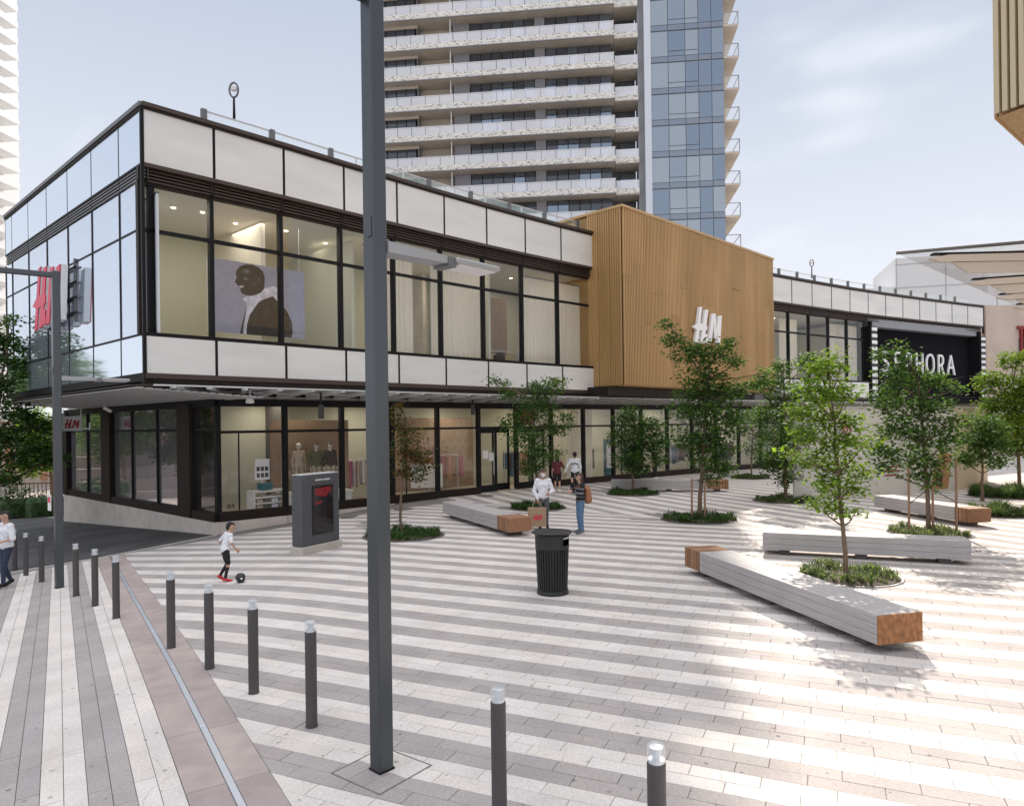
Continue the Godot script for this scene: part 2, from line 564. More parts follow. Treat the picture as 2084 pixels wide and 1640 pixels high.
func clip(poly: PackedVector2Array, a: Vector2, nrm: Vector2) -> PackedVector2Array:
	# the side of the line through a that nrm points to
	var out := PackedVector2Array()
	for k in poly.size():
		var p := poly[k]
		var q := poly[(k + 1) % poly.size()]
		var dp := (p - a).dot(nrm)
		var dq := (q - a).dot(nrm)
		if dp >= 0.0:
			out.append(p)
		if (dp >= 0.0) != (dq >= 0.0):
			out.append(p.lerp(q, dp / (dp - dq)))
	return out

func pixel_size(c: Vector2, area: float) -> float:
	return area / maxf(c.y * c.y * c.y, 1.0)

func lay(owner_node: Node3D, org: Vector2, d: Vector2, nrm: Vector2, s0: float, s1: float, t0: float, t1: float, row: float, length: float, dark_of: Callable, cuts: Array, most: int, holes: Array) -> void:
	# rows of stones along d; those that show largest become parts, the rest one piece of stuff
	var stones := []
	var i0 := int(floor(s0 / row))
	var i1 := int(ceil(s1 / row))
	var gap := 0.0025
	for i in range(i0, i1):
		var a := i * row + gap
		var b := (i + 1) * row - gap
		var off := (0.5 if i % 2 else 0.0) * length + rng.randf_range(-0.06, 0.06)
		var t := t0 + off - length
		while t < t1:
			var mid := org + nrm * ((a + b) * 0.5) + d * (t + length * 0.5)
			var far := mid.y
			var long := length
			if far > 21.0:
				long = length * 4.0          # too far to tell single stones apart
			var te := t + long - gap
			var poly := PackedVector2Array([org + nrm * a + d * (t + gap), org + nrm * a + d * te, org + nrm * b + d * te, org + nrm * b + d * (t + gap)])
			t += long
			if mid.y < 1.0 or absf(mid.x) > 0.95 * mid.y + 7.0:
				continue
			for c in cuts:
				poly = clip(poly, c[0], c[1])
				if poly.size() < 3:
					break
			if poly.size() < 3:
				continue
			var inside := false
			for hl in holes:
				if mid.distance_to(hl[0]) < hl[1] - 0.35:
					inside = true
			if inside:
				continue
			var area := 0.0
			for k in poly.size():
				area += poly[k].cross(poly[(k + 1) % poly.size()]) * 0.5
			if absf(area) < 0.0008:
				continue
			var seen := 0.0 if mid.y < 4.6 or absf(mid.x) > 0.74 * mid.y else pixel_size(mid, absf(area))
			stones.append([seen, poly, stone_tone(dark_of.call(i)), rng.randf_range(-0.0015, 0.0015)])
	stones.sort_custom(func(p, q): return p[0] > q[0])
	var rest := MB.new()
	for k in stones.size():
		var s = stones[k]
		if k < most and s[0] > 0.0:
			var mb := MB.new()
			mb.col = s[2]
			slab(mb, s[1], s[3], 0.05)
			part("paver", mb.mesh(), M.paver, owner_node)
		else:
			rest.col = s[2]
			slab(rest, s[1], s[3], 0.03)
	var o := part("paving_field", rest.mesh(), M.paver, owner_node)
	o.set_meta("kind", "stuff")

func make_ground() -> void:
	var mb := MB.new()
	var xs := [-400.0, -120.0, -60.0, -28.2, -22.0, -16.0, -12.0, -9.0, -7.0, -5.2, -4.6, -4.2, -3.7, -3.2, 0.0, 20.0, 60.0, 140.0, 400.0]
	var zs := [-120.0, -10.0, 4.0, 12.0, 24.0, 40.0, 80.0, 160.0, 500.0]
	for i in xs.size() - 1:
		for j in zs.size() - 1:
			var a: float = xs[i]
			var b: float = xs[i + 1]
			var e: float = zs[j]
			var f: float = zs[j + 1]
			mb.quad(P(a, e, gh(a) - 0.02), P(b, e, gh(b) - 0.02), P(b, f, gh(b) - 0.02), P(a, f, gh(a) - 0.02), Vector3.UP)
	structure("ground", mb.mesh(), M.town)
	var bedm := MB.new()
	for i in range(3, 16):
		var a: float = xs[i]
		var b: float = xs[i + 1]
		bedm.quad(P(a, 1.0, gh(a) - 0.014), P(b, 1.0, gh(b) - 0.014), P(b, 66.0, gh(b) - 0.014), P(a, 66.0, gh(a) - 0.014), Vector3.UP)
	structure("paving_bed", bedm.mesh(), M.grout)

	# the street that falls away behind the plaza's edge
	var road := MB.new()
	var edge := [Vector2(-9.4, 22.4), Vector2(-11.4, 19.6), Vector2(-13.3, 18.0), Vector2(-17.0, 15.6), Vector2(-24.0, 12.0)]
	for k in edge.size() - 1:
		var p: Vector2 = edge[k]
		var q: Vector2 = edge[k + 1]
		var outw := Vector2(-0.75, 0.72) * 30.0
		for s in 6:
			var f0 := s / 6.0
			var f1 := (s + 1) / 6.0
			var a := p + outw * f0
			var b := q + outw * f0
			var c := q + outw * f1
			var d := p + outw * f1
			road.quad(P(a.x, a.y, gh(a.x) - 0.006), P(b.x, b.y, gh(b.x) - 0.006), P(c.x, c.y, gh(c.x) - 0.006), P(d.x, d.y, gh(d.x) - 0.006), Vector3.UP)
	structure("road", road.mesh(), M.asphalt)
	# sunlit pinkish pavement on the other side of the street
	var fp := MB.new()
	for i in range(1, 5):
		var a: float = [-120.0, -60.0, -40.0, -28.0, -25.5][i - 1]
		var b: float = [-120.0, -60.0, -40.0, -28.0, -25.5][i]
		fp.quad(P(a, 20.0, gh(a) - 0.003), P(b, 20.0, gh(b) - 0.003), P(b, 75.0, gh(b) - 0.003), P(a, 75.0, gh(a) - 0.003), Vector3.UP)
	structure("pavement", fp.mesh(), M.band)
	# flush granite edge between plaza and street
	var ke := MB.new()
	for k in edge.size() - 1:
		var p: Vector2 = edge[k]
		var q: Vector2 = edge[k + 1]
		var nn := Vector2(-(q - p).y, (q - p).x).normalized() * 0.16
		if nn.x > 0.0:
			nn = -nn
		slab(ke, PackedVector2Array([p, q, q + nn, p + nn]), 0.006, 0.05)
	structure("road_edge", ke.mesh(), M.kerb)

	# edge of the paved area on the left: stones stop at the street
	var street_cuts := [[Vector2(-9.4, 22.4), Vector2(0.814, -0.581)], [Vector2(-11.4, 19.6), Vector2(0.645, -0.76)]]
	var holes := []
	for b in BEDS:
		var g := on_ground(b[0], b[1])
		holes.append([Vector2(g.x, -g.z), b[2]])
	rng.seed = 4
	var plaza := Node3D.new()
	plaza.name = "plaza_paving"
	plaza.set_meta("kind", "structure")
	add_child(plaza)
	var band_r := BAND_A + BAND_N * BAND_W
	var stripe := func(i: int) -> bool: return posmod(i, 4) < 2
	var row := 0.193
	# phase: a dark stripe begins at s = 6.285
	var o1 := STRIPE_N * fposmod(6.285, row * 4.0)
	lay(plaza, o1, STRIPE_D, STRIPE_N, 0.0, 27.0, -34.0, 26.0, row, 0.58, stripe, street_cuts + [[band_r, BAND_N], [FOLD_P, -FOLD_N]], 300, holes)
	var far_paving := Node3D.new()
	far_paving.name = "shopfront_paving"
	far_paving.set_meta("kind", "structure")
	add_child(far_paving)
	lay(far_paving, Vector2(0, 0), FAR_D, FAR_N, 2.0, 60.0, -20.0, 62.0, 0.22, 0.62, stripe, [[FOLD_P, FOLD_N]], 40, holes)
	# the walkway on the left with stripes along it
	var walk := Node3D.new()
	walk.name = "walkway_paving"
	walk.set_meta("kind", "structure")
	add_child(walk)
	var wrow := 0.168
	lay(walk, BAND_A, BAND_D, BAND_N, -7.0 - fposmod(-7.0, wrow), 0.0, -8.0, 26.0, wrow, 0.62, func(i: int) -> bool: return posmod(i, 4) < 2, street_cuts + [[BAND_A, -BAND_N]], 230, [])
	# pink band of broad slabs with a steel drain channel along it
	var band := Node3D.new()
	band.name = "band_paving"
	band.set_meta("kind", "structure")
	add_child(band)
	var t := -6.0
	var pink := tri_pink()
	while t < 19.0:
		var len := 1.25
		for side in 2:
			var a := 0.004 if side == 0 else 0.385
			var b := 0.315 if side == 0 else BAND_W - 0.004
			var poly := PackedVector2Array([BAND_A + BAND_D * (t + 0.004) + BAND_N * a, BAND_A + BAND_D * (t + len - 0.004) + BAND_N * a, BAND_A + BAND_D * (t + len - 0.004) + BAND_N * b, BAND_A + BAND_D * (t + 0.004) + BAND_N * b])
			for c in street_cuts:
				poly = clip(poly, c[0], c[1])
			if poly.size() >= 3:
				var mb2 := MB.new()
				slab(mb2, poly, 0.001, 0.05)
				part("paver", mb2.mesh(), pink[rng.randi() % pink.size()], band)
		t += len
	for k in 9:
		var c0 := BAND_A + BAND_N * 0.35 + BAND_D * (-5.0 + k * 2.2)
		var c1 := c0 + BAND_D * 2.19
		var mb3 := MB.new()
		var w := BAND_N * 0.028
		slab(mb3, PackedVector2Array([c0 - w, c1 - w, c1 + w, c0 + w]), 0.004, 0.05)
		if c1.y < 21.5:
			part("drain_channel", mb3.mesh(), M.steel, band)
	# cut stones in a turned square round the lamp post
	var lpp := on_ground(777, 1566)
	var su := Vector2(0.80, -0.60)
	var sv := Vector2(0.60, 0.80)
	for i in 3:
		for j in 2:
			var u0 := -0.30 + i * 0.2
			var v0 := -0.30 + j * 0.3
			var o2 := Vector2(lpp.x, -lpp.z)
			var mb5 := MB.new()
			var cs := o2 + su * (u0 + 0.1) + sv * (v0 + 0.15)
			mb5.col = stone_tone(posmod(int(floor((cs - o1).dot(STRIPE_N) / row)), 4) < 2)
			slab(mb5, PackedVector2Array([o2 + su * (u0 + 0.006) + sv * (v0 + 0.006), o2 + su * (u0 + 0.195) + sv * (v0 + 0.006), o2 + su * (u0 + 0.195) + sv * (v0 + 0.295), o2 + su * (u0 + 0.006) + sv * (v0 + 0.295)]), 0.006, 0.02)
			part("cut_paver", mb5.mesh(), M.paver, plaza)
	var rim := MB.new()
	for k in 4:
		var q0: Vector2 = [Vector2(-1, -1), Vector2(1, -1), Vector2(1, 1), Vector2(-1, 1)][k] * 0.305
		var q1: Vector2 = [Vector2(1, -1), Vector2(1, 1), Vector2(-1, 1), Vector2(-1, -1)][k] * 0.305
		var o3 := Vector2(lpp.x, -lpp.z)
		var a3 := o3 + su * q0.x + sv * q0.y
		var b3 := o3 + su * q1.x + sv * q1.y
		rim.tube(P(a3.x, a3.y, 0.001), P(b3.x, b3.y, 0.001), 0.0055, 0.0055, 6)
	part("surround_trim", rim.mesh(), M.silver_dark, plaza)
	# round access covers near the shop front
	for cv in [[716, 1052], [822, 1036], [988, 1009]]:
		var g := on_ground(cv[0], cv[1])
		var mb4 := MB.new()
		mb4.lathe(Transform3D(Basis(), g), [[0.0, -0.02], [0.36, -0.02], [0.36, 0.008], [0.32, 0.011], [0.0, 0.011]], 24)
		tag(part(numbered("access_cover"), mb4.mesh(), M.silver_dark, self), ["round dark metal access cover beside the screen kiosk", "round dark metal access cover behind the small reddish tree", "round dark metal access cover by the shop doors"][[716, 822, 988].find(cv[0])], "access cover")

func tri_pink() -> Array:
	var out := []
	for k in 3:
		var m: StandardMaterial3D = M.band.duplicate()
		m.albedo_color = lin(0.43 + 0.03 * k, 0.355 + 0.026 * k, 0.335 + 0.02 * k)
		m.heightmap_enabled = true
		m.heightmap_texture = M.paver.heightmap_texture
		m.heightmap_scale = 0.25
		out.append(m)
	return out

# planting beds: photo pixel of the middle on the ground, radius in metres
const BEDS := [[822, 1090, 1.08], [1095, 1034, 1.0], [1288, 1005, 1.1], [1424, 1057, 1.15], [1597, 1019, 1.12], [1528, 973, 1.0], [1727, 1173, 0.92], [1890, 1086, 1.0]]

# ------------------------------------------------------------------ the shop building
# mullion places of the upper storey, surveyed from the photograph (X, Z)
var FRONT := PackedVector2Array([Vector2(-10.13, 19.55), Vector2(-8.73, 20.96), Vector2(-7.17, 22.55), Vector2(-5.64, 24.18), Vector2(-4.09, 25.80), Vector2(-2.52, 27.42), Vector2(-0.93, 29.0), Vector2(0.68, 30.53), Vector2(2.33, 32.05), Vector2(3.99, 33.52)])
var WING := PackedVector2Array([Vector2(17.74, 44.54), Vector2(19.55, 45.79), Vector2(21.37, 47.03), Vector2(23.17, 48.22), Vector2(25.0, 49.39), Vector2(26.82, 50.52), Vector2(28.66, 51.62), Vector2(30.5, 52.68), Vector2(32.34, 53.73), Vector2(34.21, 54.77), Vector2(36.1, 55.81), Vector2(38.04, 56.85)])
var CURVE := PackedVector2Array()     # all nodes in one run
const SIDE_D := Vector2(-0.736, 0.677)
const SIDE_T := [0.0, 1.83, 4.25, 6.7, 9.15, 11.6, 14.05, 15.1]
const L0 := 11.877
const L1 := 10.396
const L2 := 5.648
const L3 := 4.546
const HEAD := 9.93
const TRANSOM := 8.6
const SHOP_CORNER := Vector2(-9.5, 22.8)

func v3(p: Vector2, y := 0.0) -> Vector3:
	return Vector3(p.x, y, -p.y)

func offset_run(run: PackedVector2Array, by: float) -> PackedVector2Array:
	# moved into the building (to the left of the direction of travel)
	var out := PackedVector2Array()
	for k in run.size():
		var d := (run[mini(k + 1, run.size() - 1)] - run[maxi(k - 1, 0)]).normalized()
		out.append(run[k] + Vector2(-d.y, d.x) * by)
	return out

func sample(run: PackedVector2Array, s: float) -> Vector2:
	for k in run.size() - 1:
		var l := run[k].distance_to(run[k + 1])
		if s <= l or k == run.size() - 2:
			return run[k].lerp(run[k + 1], s / l)
		s -= l
	return run[run.size() - 1]

func upper_bay(b: Node3D, p: Vector2, q: Vector2, side: bool, full := true, first := false) -> void:
	var t := frame(v3(p), v3(q))
	var w := p.distance_to(q)
	var c := w * 0.5
	var frame_m: Material = M.brown
	bx("coping", M.brown_mid if not side else M.silver_dark, b, t, Vector3(c, (L0 + 12.13) * 0.5, -0.10), Vector3(w, 0.12, 0.34))
	bx("coping_lip", M.brown, b, t, Vector3(c, L0 + 0.035, -0.10), Vector3(w, 0.09, 0.27))
	bx("top_panel", M.panel if not side else M.panel_left, b, t, Vector3(c, (L0 + L1) * 0.5, -0.03), Vector3(w - 0.085, L0 - L1, 0.05))
	bx("mullion", M.dark, b, t, Vector3(0, (L0 + L1) * 0.5, -0.04), Vector3(0.085, L0 - L1, 0.07))
	if side:
		# flush glazing with thin lines
		bx("ledge", M.dark, b, t, Vector3(c, L1 - 0.03, -0.03), Vector3(w, 0.06, 0.08))
		for k in 4:
			bx("louvre_slat", M.silver_dark, b, t, Vector3(c, L1 - 0.11 - k * 0.095, -0.05), Vector3(w - 0.05, 0.045, 0.08))
		bx("louvre_backing", M.black, b, t, Vector3(c, (L1 + HEAD) * 0.5 - 0.02, -0.14), Vector3(w, L1 - HEAD - 0.04, 0.04))
		bx("transom", M.dark, b, t, Vector3(c, TRANSOM, -0.03), Vector3(w - 0.05, 0.05, 0.06))
		bx("sill_bar", M.dark, b, t, Vector3(c, L2, -0.03), Vector3(w, 0.06, 0.07))
		bx("window_post", M.dark, b, t, Vector3(0, (HEAD + L2) * 0.5, -0.03), Vector3(0.05, HEAD - L2, 0.07))
		pane("window_pane", M.glass_side, b, t, Vector3(c, (HEAD + TRANSOM) * 0.5, -0.02), w - 0.05, HEAD - TRANSOM - 0.06)
		pane("window_pane", M.glass_side, b, t, Vector3(c, (TRANSOM + L2) * 0.5, -0.02), w - 0.05, TRANSOM - L2 - 0.06)
		bx("spandrel_panel", M.panel_left, b, t, Vector3(c, (L2 + L3) * 0.5, -0.03), Vector3(w - 0.05, L2 - L3 - 0.06, 0.04))
		bx("mullion", M.dark, b, t, Vector3(0, (L2 + L3) * 0.5, -0.03), Vector3(0.05, L2 - L3 - 0.06, 0.06))
		bx("bottom_fascia", M.dark, b, t, Vector3(c, L3 - 0.10, -0.10), Vector3(w, 0.22, 0.24))
		return
	bx("ledge", M.brown_mid if not side else M.dark, b, t, Vector3(c, L1 - 0.055, -0.16), Vector3(w, 0.11, 0.34))
	for k in 4:
		bx("louvre_slat", M.brown_mid if not side else M.silver_dark, b, t, Vector3(c, L1 - 0.16 - k * 0.095, -0.22), Vector3(w - 0.14, 0.045, 0.14))
	bx("louvre_backing", M.brown, b, t, Vector3(c, (L1 + HEAD) * 0.5 - 0.02, -0.36), Vector3(w, L1 - HEAD - 0.04, 0.04))
	bx("louvre_post", M.brown, b, t, Vector3(0, (L1 + HEAD) * 0.5 - 0.05, -0.22), Vector3(0.13, L1 - HEAD - 0.1, 0.16))
	if not full:
		return
	bx("head_rail", frame_m, b, t, Vector3(c, HEAD - 0.04, -0.30), Vector3(w, 0.09, 0.16))
	bx("transom", M.dark, b, t, Vector3(c, TRANSOM, -0.30), Vector3(w - 0.12, 0.10, 0.12))
	bx("sill_bar", M.dark, b, t, Vector3(c, L2 - 0.005, -0.18), Vector3(w, 0.11, 0.36))
	bx("window_post", M.dark if not first else M.brown, b, t, Vector3(0, (HEAD + L2) * 0.5, -0.32), Vector3(0.12, HEAD - L2, 0.20))
	var gm: Material = M.glass_side if side else M.glass
	pane("window_pane", gm, b, t, Vector3(c, (HEAD - 0.08 + TRANSOM + 0.05) * 0.5, -0.30), w - 0.12, HEAD - TRANSOM - 0.13)
	pane("window_pane", gm, b, t, Vector3(c, (TRANSOM - 0.05 + L2 + 0.05) * 0.5, -0.30), w - 0.12, TRANSOM - L2 - 0.10)
	bx("spandrel_panel", M.panel if not side else M.panel_left, b, t, Vector3(c, (L2 + L3) * 0.5 - 0.02, -0.03), Vector3(w - 0.085, L2 - L3 - 0.07, 0.05))
	bx("mullion", M.dark, b, t, Vector3(0, (L2 + L3) * 0.5, -0.04), Vector3(0.085, L2 - L3, 0.07))
	bx("bottom_fascia", M.brown_mid if not side else M.dark, b, t, Vector3(c, L3 - 0.06, -0.10), Vector3(w, 0.14, 0.24))
	bx("bottom_fascia", M.brown, b, t, Vector3(c, L3 - 0.19, -0.16), Vector3(w, 0.14, 0.26))

func ribbon(mb: MB, run: PackedVector2Array, y0: float, y1: float, inward: bool) -> void:
	for k in run.size() - 1:
		var d := (run[k + 1] - run[k])
		var o := P(d.y, -d.x) * (-1.0 if inward else 1.0)
		mb.quad(v3(run[k], y0), v3(run[k + 1], y0), v3(run[k + 1], y1), v3(run[k], y1), o)

func plate(mb: MB, run_a: PackedVector2Array, run_b: PackedVector2Array, y0: float, y1: float) -> void:
	# a slab between two runs of equal length
	for k in run_a.size() - 1:
		mb.quad(v3(run_a[k], y1), v3(run_a[k + 1], y1), v3(run_b[k + 1], y1), v3(run_b[k], y1), Vector3.UP)
		mb.quad(v3(run_a[k], y0), v3(run_a[k + 1], y0), v3(run_b[k + 1], y0), v3(run_b[k], y0), Vector3.DOWN)
	ribbon(mb, run_a, y0, y1, false)
	ribbon(mb, run_b, y0, y1, true)

func make_building() -> void:
	# join front and wing by a smooth run behind the gold box
	CURVE = FRONT.duplicate()
	for k in range(1, 8):
		var u := k / 8.0
		var a := FRONT[9]
		var d := WING[0]
		var b := a + Vector2(1.66, 1.47) * 2.9
		var c := d - Vector2(1.81, 1.25) * 2.9
		CURVE.append(a.bezier_interpolate(b, c, d, u))
	CURVE.append_array(WING)
	var b := thing("shop_building", "long curved two storey shop building with white panels over dark framed glass", "building")
	# ---- upper storey
	for k in 9:
		upper_bay(b, CURVE[k], CURVE[k + 1], false, true, k == 0)
	for k in range(16, 28):
		upper_bay(b, CURVE[k], CURVE[k + 1], false, k < 21)
	var side := PackedVector2Array()
	for k in range(SIDE_T.size() - 1, -1, -1):
		side.append(FRONT[0] + SIDE_D * SIDE_T[k])
	for k in side.size() - 1:
		upper_bay(b, side[k], side[k + 1], true)
	# corner post
	var tc := frame(v3(FRONT[0]), v3(FRONT[1]))
	bx("corner_post", M.dark, b, tc, Vector3(0.0, (L0 + L3) * 0.5, -0.02), Vector3(0.09, L0 - L3, 0.09))
	bx("corner_post", M.dark, b, tc, Vector3(0.30, (HEAD + L2) * 0.5, -0.34), Vector3(0.16, HEAD - L2, 0.2))
	var te := frame(v3(WING[10]), v3(WING[11]))
	bx("corner_post", M.dark, b, te, Vector3(WING[10].distance_to(WING[11]), (L0 + L1) * 0.5 - 0.3, -0.04), Vector3(0.12, L0 - L1 + 0.6, 0.1))
	# ---- shell: roof, floors, inner walls
	var inset := offset_run(CURVE, 0.28)
	var deep := offset_run(CURVE, 15.0)
	var roof := MB.new()
	plate(roof, inset, deep, 11.70, 11.95)
	part("roof", roof.mesh(), M.stone, b)
	var sp := side[0]
	var sroof := MB.new()
	var side_in := PackedVector2Array([FRONT[0] + SIDE_D * 15.0 + Vector2(0.677, 0.736) * 0.28, FRONT[0] + Vector2(0.677, 0.736) * 0.28])
	var back_in := PackedVector2Array([side_in[0] + Vector2(0.677, 0.736) * 13.0, side_in[1] + Vector2(0.677, 0.736) * 13.0])
	# upper floor slab and ceiling
	var room := offset_run(CURVE, 5.2)
	var fl := MB.new()
	plate(fl, offset_run(CURVE, 0.26), deep, 4.22, 4.62)
	part("floor_slab", fl.mesh(), M.silver_dark, b)
	var uf := MB.new()
	plate(uf, offset_run(CURVE, 0.34), room, 4.64, 4.72)
	part("upper_floor", uf.mesh(), M.cream_floor, b)
	var uc := MB.new()
	plate(uc, offset_run(CURVE, 0.36), room, 9.95, 10.05)
	part("upper_ceiling", uc.mesh(), M.interior_white, b)
	# the inner wall behind the upper rooms
	var back := MB.new()
	ribbon(back, room, 4.6, 11.8, false)
	part("inner_wall", back.mesh(), M.cream, b)
	# shop floor: nodes of the ground storey
	var gl := offset_run(CURVE, 1.7)
	gl[0] = SHOP_CORNER - Vector2(0.01, 0.01)
	gl[0] = SHOP_CORNER
	gl[1] = SHOP_CORNER.lerp(gl[2], 0.35)
	var g_room := offset_run(gl, 3.6)
	g_room[0] = SHOP_CORNER + Vector2(0.7, 5.2)
	g_room[1] = g_room[0].lerp(g_room[2], 0.4)
	var gf := MB.new()
	plate(gf, gl, offset_run(gl, 16.0), -0.3, 0.03)
	part("shop_floor", gf.mesh(), M.cream_floor, b)
	var gc := MB.new()
	plate(gc, offset_run(gl, 0.1), offset_run(gl, 16.0), 3.95, 4.05)
	part("shop_ceiling", gc.mesh(), M.interior_white, b)
	var gb := MB.new()
	ribbon(gb, g_room, 0.0, 4.1, false)
	part("shop_inner_wall", gb.mesh(), M.cream, b)
	# rear wall closes the building
	var rw := MB.new()
	ribbon(rw, deep, 4.3, 11.9, true)
	ribbon(rw, offset_run(CURVE, 14.8), 4.3, 11.9, false)
	ribbon(rw, offset_run(gl, 15.5), -1.0, 4.3, true)
	part("rear_wall", rw.mesh(), M.stone, b)
	# right end wall
	var ew := frame(v3(WING[11]), v3(deep[deep.size() - 1]))
	bx("end_wall", M.beige_wall, b, ew, Vector3(7.5, 5.5, -0.12), Vector3(14.8, 12.4, 0.2))
	# left side: rooms behind the side glass
	var st := frame(v3(side[0]), v3(side[side.size() - 1]))
	bx("side_roof", M.stone, b, st, Vector3(7.4, 11.8, -7.0), Vector3(14.4, 0.22, 13.4))
	bx("side_floor", M.silver_dark, b, st, Vector3(7.4, 4.40, -6.9), Vector3(15.0, 0.36, 13.2))
	bx("side_ceiling", M.interior_white, b, st, Vector3(6.6, 10.05, -3.2), Vector3(13.0, 0.1, 5.6))
	bx("side_inner_wall", M.interior_white, b, st, Vector3(6.8, 8.0, -4.4), Vector3(13.4, 7.0, 0.15))
	bx("side_end_wall", M.stone, b, st, Vector3(0.05, 8.05, -7.0), Vector3(0.1, 7.6, 13.4))
	bx("side_rear_wall", M.stone, b, st, Vector3(5.5, 8.0, -13.6), Vector3(11.0, 7.6, 0.2))
	make_shopfront(b, gl)
	make_side_shop(b)
	make_canopy(b, gl)
	make_gold_box(b)
	make_wing_sign(b)
	make_roof_edge(b)
	make_rooms(b, gl, g_room)

func make_shopfront(b: Node3D, gl: PackedVector2Array) -> void:
	# bays of the ground storey along its own run
	var nodes := PackedVector2Array()
	var s := 0.0
	while s < 45.0:
		nodes.append(sample(gl, s))
		s += 2.27
	for k in nodes.size() - 1:
		var p := nodes[k]
		var q := nodes[k + 1]
		var t := frame(v3(p), v3(q))
		var w := p.distance_to(q)
		var c := w * 0.5
		var door := k == 5 or k == 6
		bx("shop_header", M.dark, b, t, Vector3(c, 3.83, 0.0), Vector3(w, 0.24, 0.24))
		bx("shop_post", M.dark, b, t, Vector3(0, 1.9, 0.0), Vector3(0.15, 3.66, 0.18))
		if not door:
			bx("shop_sill", M.brown, b, t, Vector3(c, 0.14, 0.02), Vector3(w, 0.30, 0.22))
		bx("shop_transom", M.dark, b, t, Vector3(c, 2.87, 0.0), Vector3(w - 0.15, 0.09, 0.12))
		pane("shop_pane", M.glass_shop, b, t, Vector3(c, 3.31, 0.0), w - 0.15, 0.80)
		if not door:
			pane("shop_pane", M.glass_shop, b, t, Vector3(c, 1.555, 0.0), w - 0.15, 2.54)
			if k % 3 == 0:
				bx("shop_mullion", M.dark, b, t, Vector3(c - 0.45, 1.56, -0.02), Vector3(0.035, 2.54, 0.05))
		else:
			for half in 2:
				var x := c + (half - 0.5) * (w * 0.5 - 0.05)
				var leaf := part("door", door_mesh(w * 0.5 - 0.1), M.dark, b, t * Transform3D(Basis(), Vector3(x, 0.03, -0.05 - 0.35 * half)))
				pane("door_pane", M.glass_shop, leaf, Transform3D(), Vector3(0, 1.45, 0), w * 0.5 - 0.3, 2.3)
				var hb := MB.new()
				hb.tube(Vector3(0.28 * (1 - 2 * half), 0.75, 0.07), Vector3(0.28 * (1 - 2 * half), 1.75, 0.07), 0.015, 0.015, 8)
				part("handle", hb.mesh(), M.steel, leaf)
	# stone base below the first bays, where the ground falls
	for k in 3:
		var p := nodes[k]
		var q := nodes[k + 1]
		var t := frame(v3(p), v3(q))
		var w := p.distance_to(q)
		bx("plinth_panel", M.stone_b, b, t, Vector3(w * 0.5, -0.50, 0.05), Vector3(w - 0.012, 0.96, 0.22))

func door_mesh(w: float) -> ArrayMesh:
	var mb := MB.new()
	var i := Transform3D()
	for x in [-w * 0.5 + 0.05, w * 0.5 - 0.05]:
		mb.box(i.translated(Vector3(x, 1.4, 0)), Vector3(0.1, 2.8, 0.06))
	mb.box(i.translated(Vector3(0, 0.15, 0)), Vector3(w - 0.2, 0.3, 0.06))
	mb.box(i.translated(Vector3(0, 2.7, 0)), Vector3(w - 0.2, 0.2, 0.06))
	return mb.mesh()

func make_side_shop(b: Node3D) -> void:
	# the shop's street side, seen obliquely: from its far end to the corner
	var p := SHOP_CORNER + SIDE_D * 15.7
	var t := frame(v3(p), v3(SHOP_CORNER))
	var L := 15.7
	for c in [[14.0, 13.0], [6.3, 5.3], [0.6, 0.0]]:
		bx("side_column", M.brown, b, t, Vector3((c[0] + c[1]) * 0.5, 1.9, -0.05), Vector3(c[0] - c[1], 3.8, 0.5))
	bx("side_header", M.dark, b, t, Vector3(L * 0.5, 3.83, 0.0), Vector3(L, 0.24, 0.24))
	bx("side_sill", M.brown, b, t, Vector3(L * 0.5, 0.12, 0.03), Vector3(L, 0.30, 0.26))
	bx("side_transom", M.dark, b, t, Vector3(L * 0.5, 2.95, 0.0), Vector3(L - 0.05, 0.08, 0.12))
	bx("corner_frame", M.dark, b, t, Vector3(L - 0.02, 1.9, 0.0), Vector3(0.16, 3.66, 0.16))
	var xs := [0.6, 3.1, 5.3, 6.3, 8.4, 10.9, 13.0, 14.0, 15.6]
	for k in xs.size() - 1:
		var x0: float = xs[k]
		var x1: float = xs[k + 1]
		if k in [2, 6]:
			continue
		bx("side_mullion", M.dark, b, t, Vector3(x0, 1.9, 0.0), Vector3(0.10, 3.66, 0.14))
		var gm: Material = M.glass_shop if k == 7 else M.glass_street
		pane("side_pane", gm, b, t, Vector3((x0 + x1) * 0.5, 3.35, 0.0), x1 - x0 - 0.1, 0.72)
		pane("side_pane", gm, b, t, Vector3((x0 + x1) * 0.5, 1.59, 0.0), x1 - x0 - 0.1, 2.64)
	bx("side_shop_end", M.stone, b, t, Vector3(-0.06, 1.4, -6.2), Vector3(0.12, 5.0, 12.0))
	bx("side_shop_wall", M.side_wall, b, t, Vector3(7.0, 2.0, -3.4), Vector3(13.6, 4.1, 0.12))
	bx("side_shop_floor", M.cream_floor, b, t, Vector3(7.4, -0.14, -6.0), Vector3(15.2, 0.3, 11.8))
	bx("side_shop_ceiling", M.interior_white, b, t, Vector3(7.2, 4.0, -6.0), Vector3(14.8, 0.1, 11.8))
	# stone base with panels, deeper towards the street
	var edges := [0.0, 3.2, 6.9, 10.4, 13.2, 15.82]
	for k in edges.size() - 1:
		var x0: float = edges[k]
		var x1: float = edges[k + 1]
		bx("plinth_panel", M.stone if k % 2 else M.stone_b, b, t, Vector3((x0 + x1) * 0.5, -1.02, 0.06), Vector3(x1 - x0 - 0.012, 2.0, 0.22))

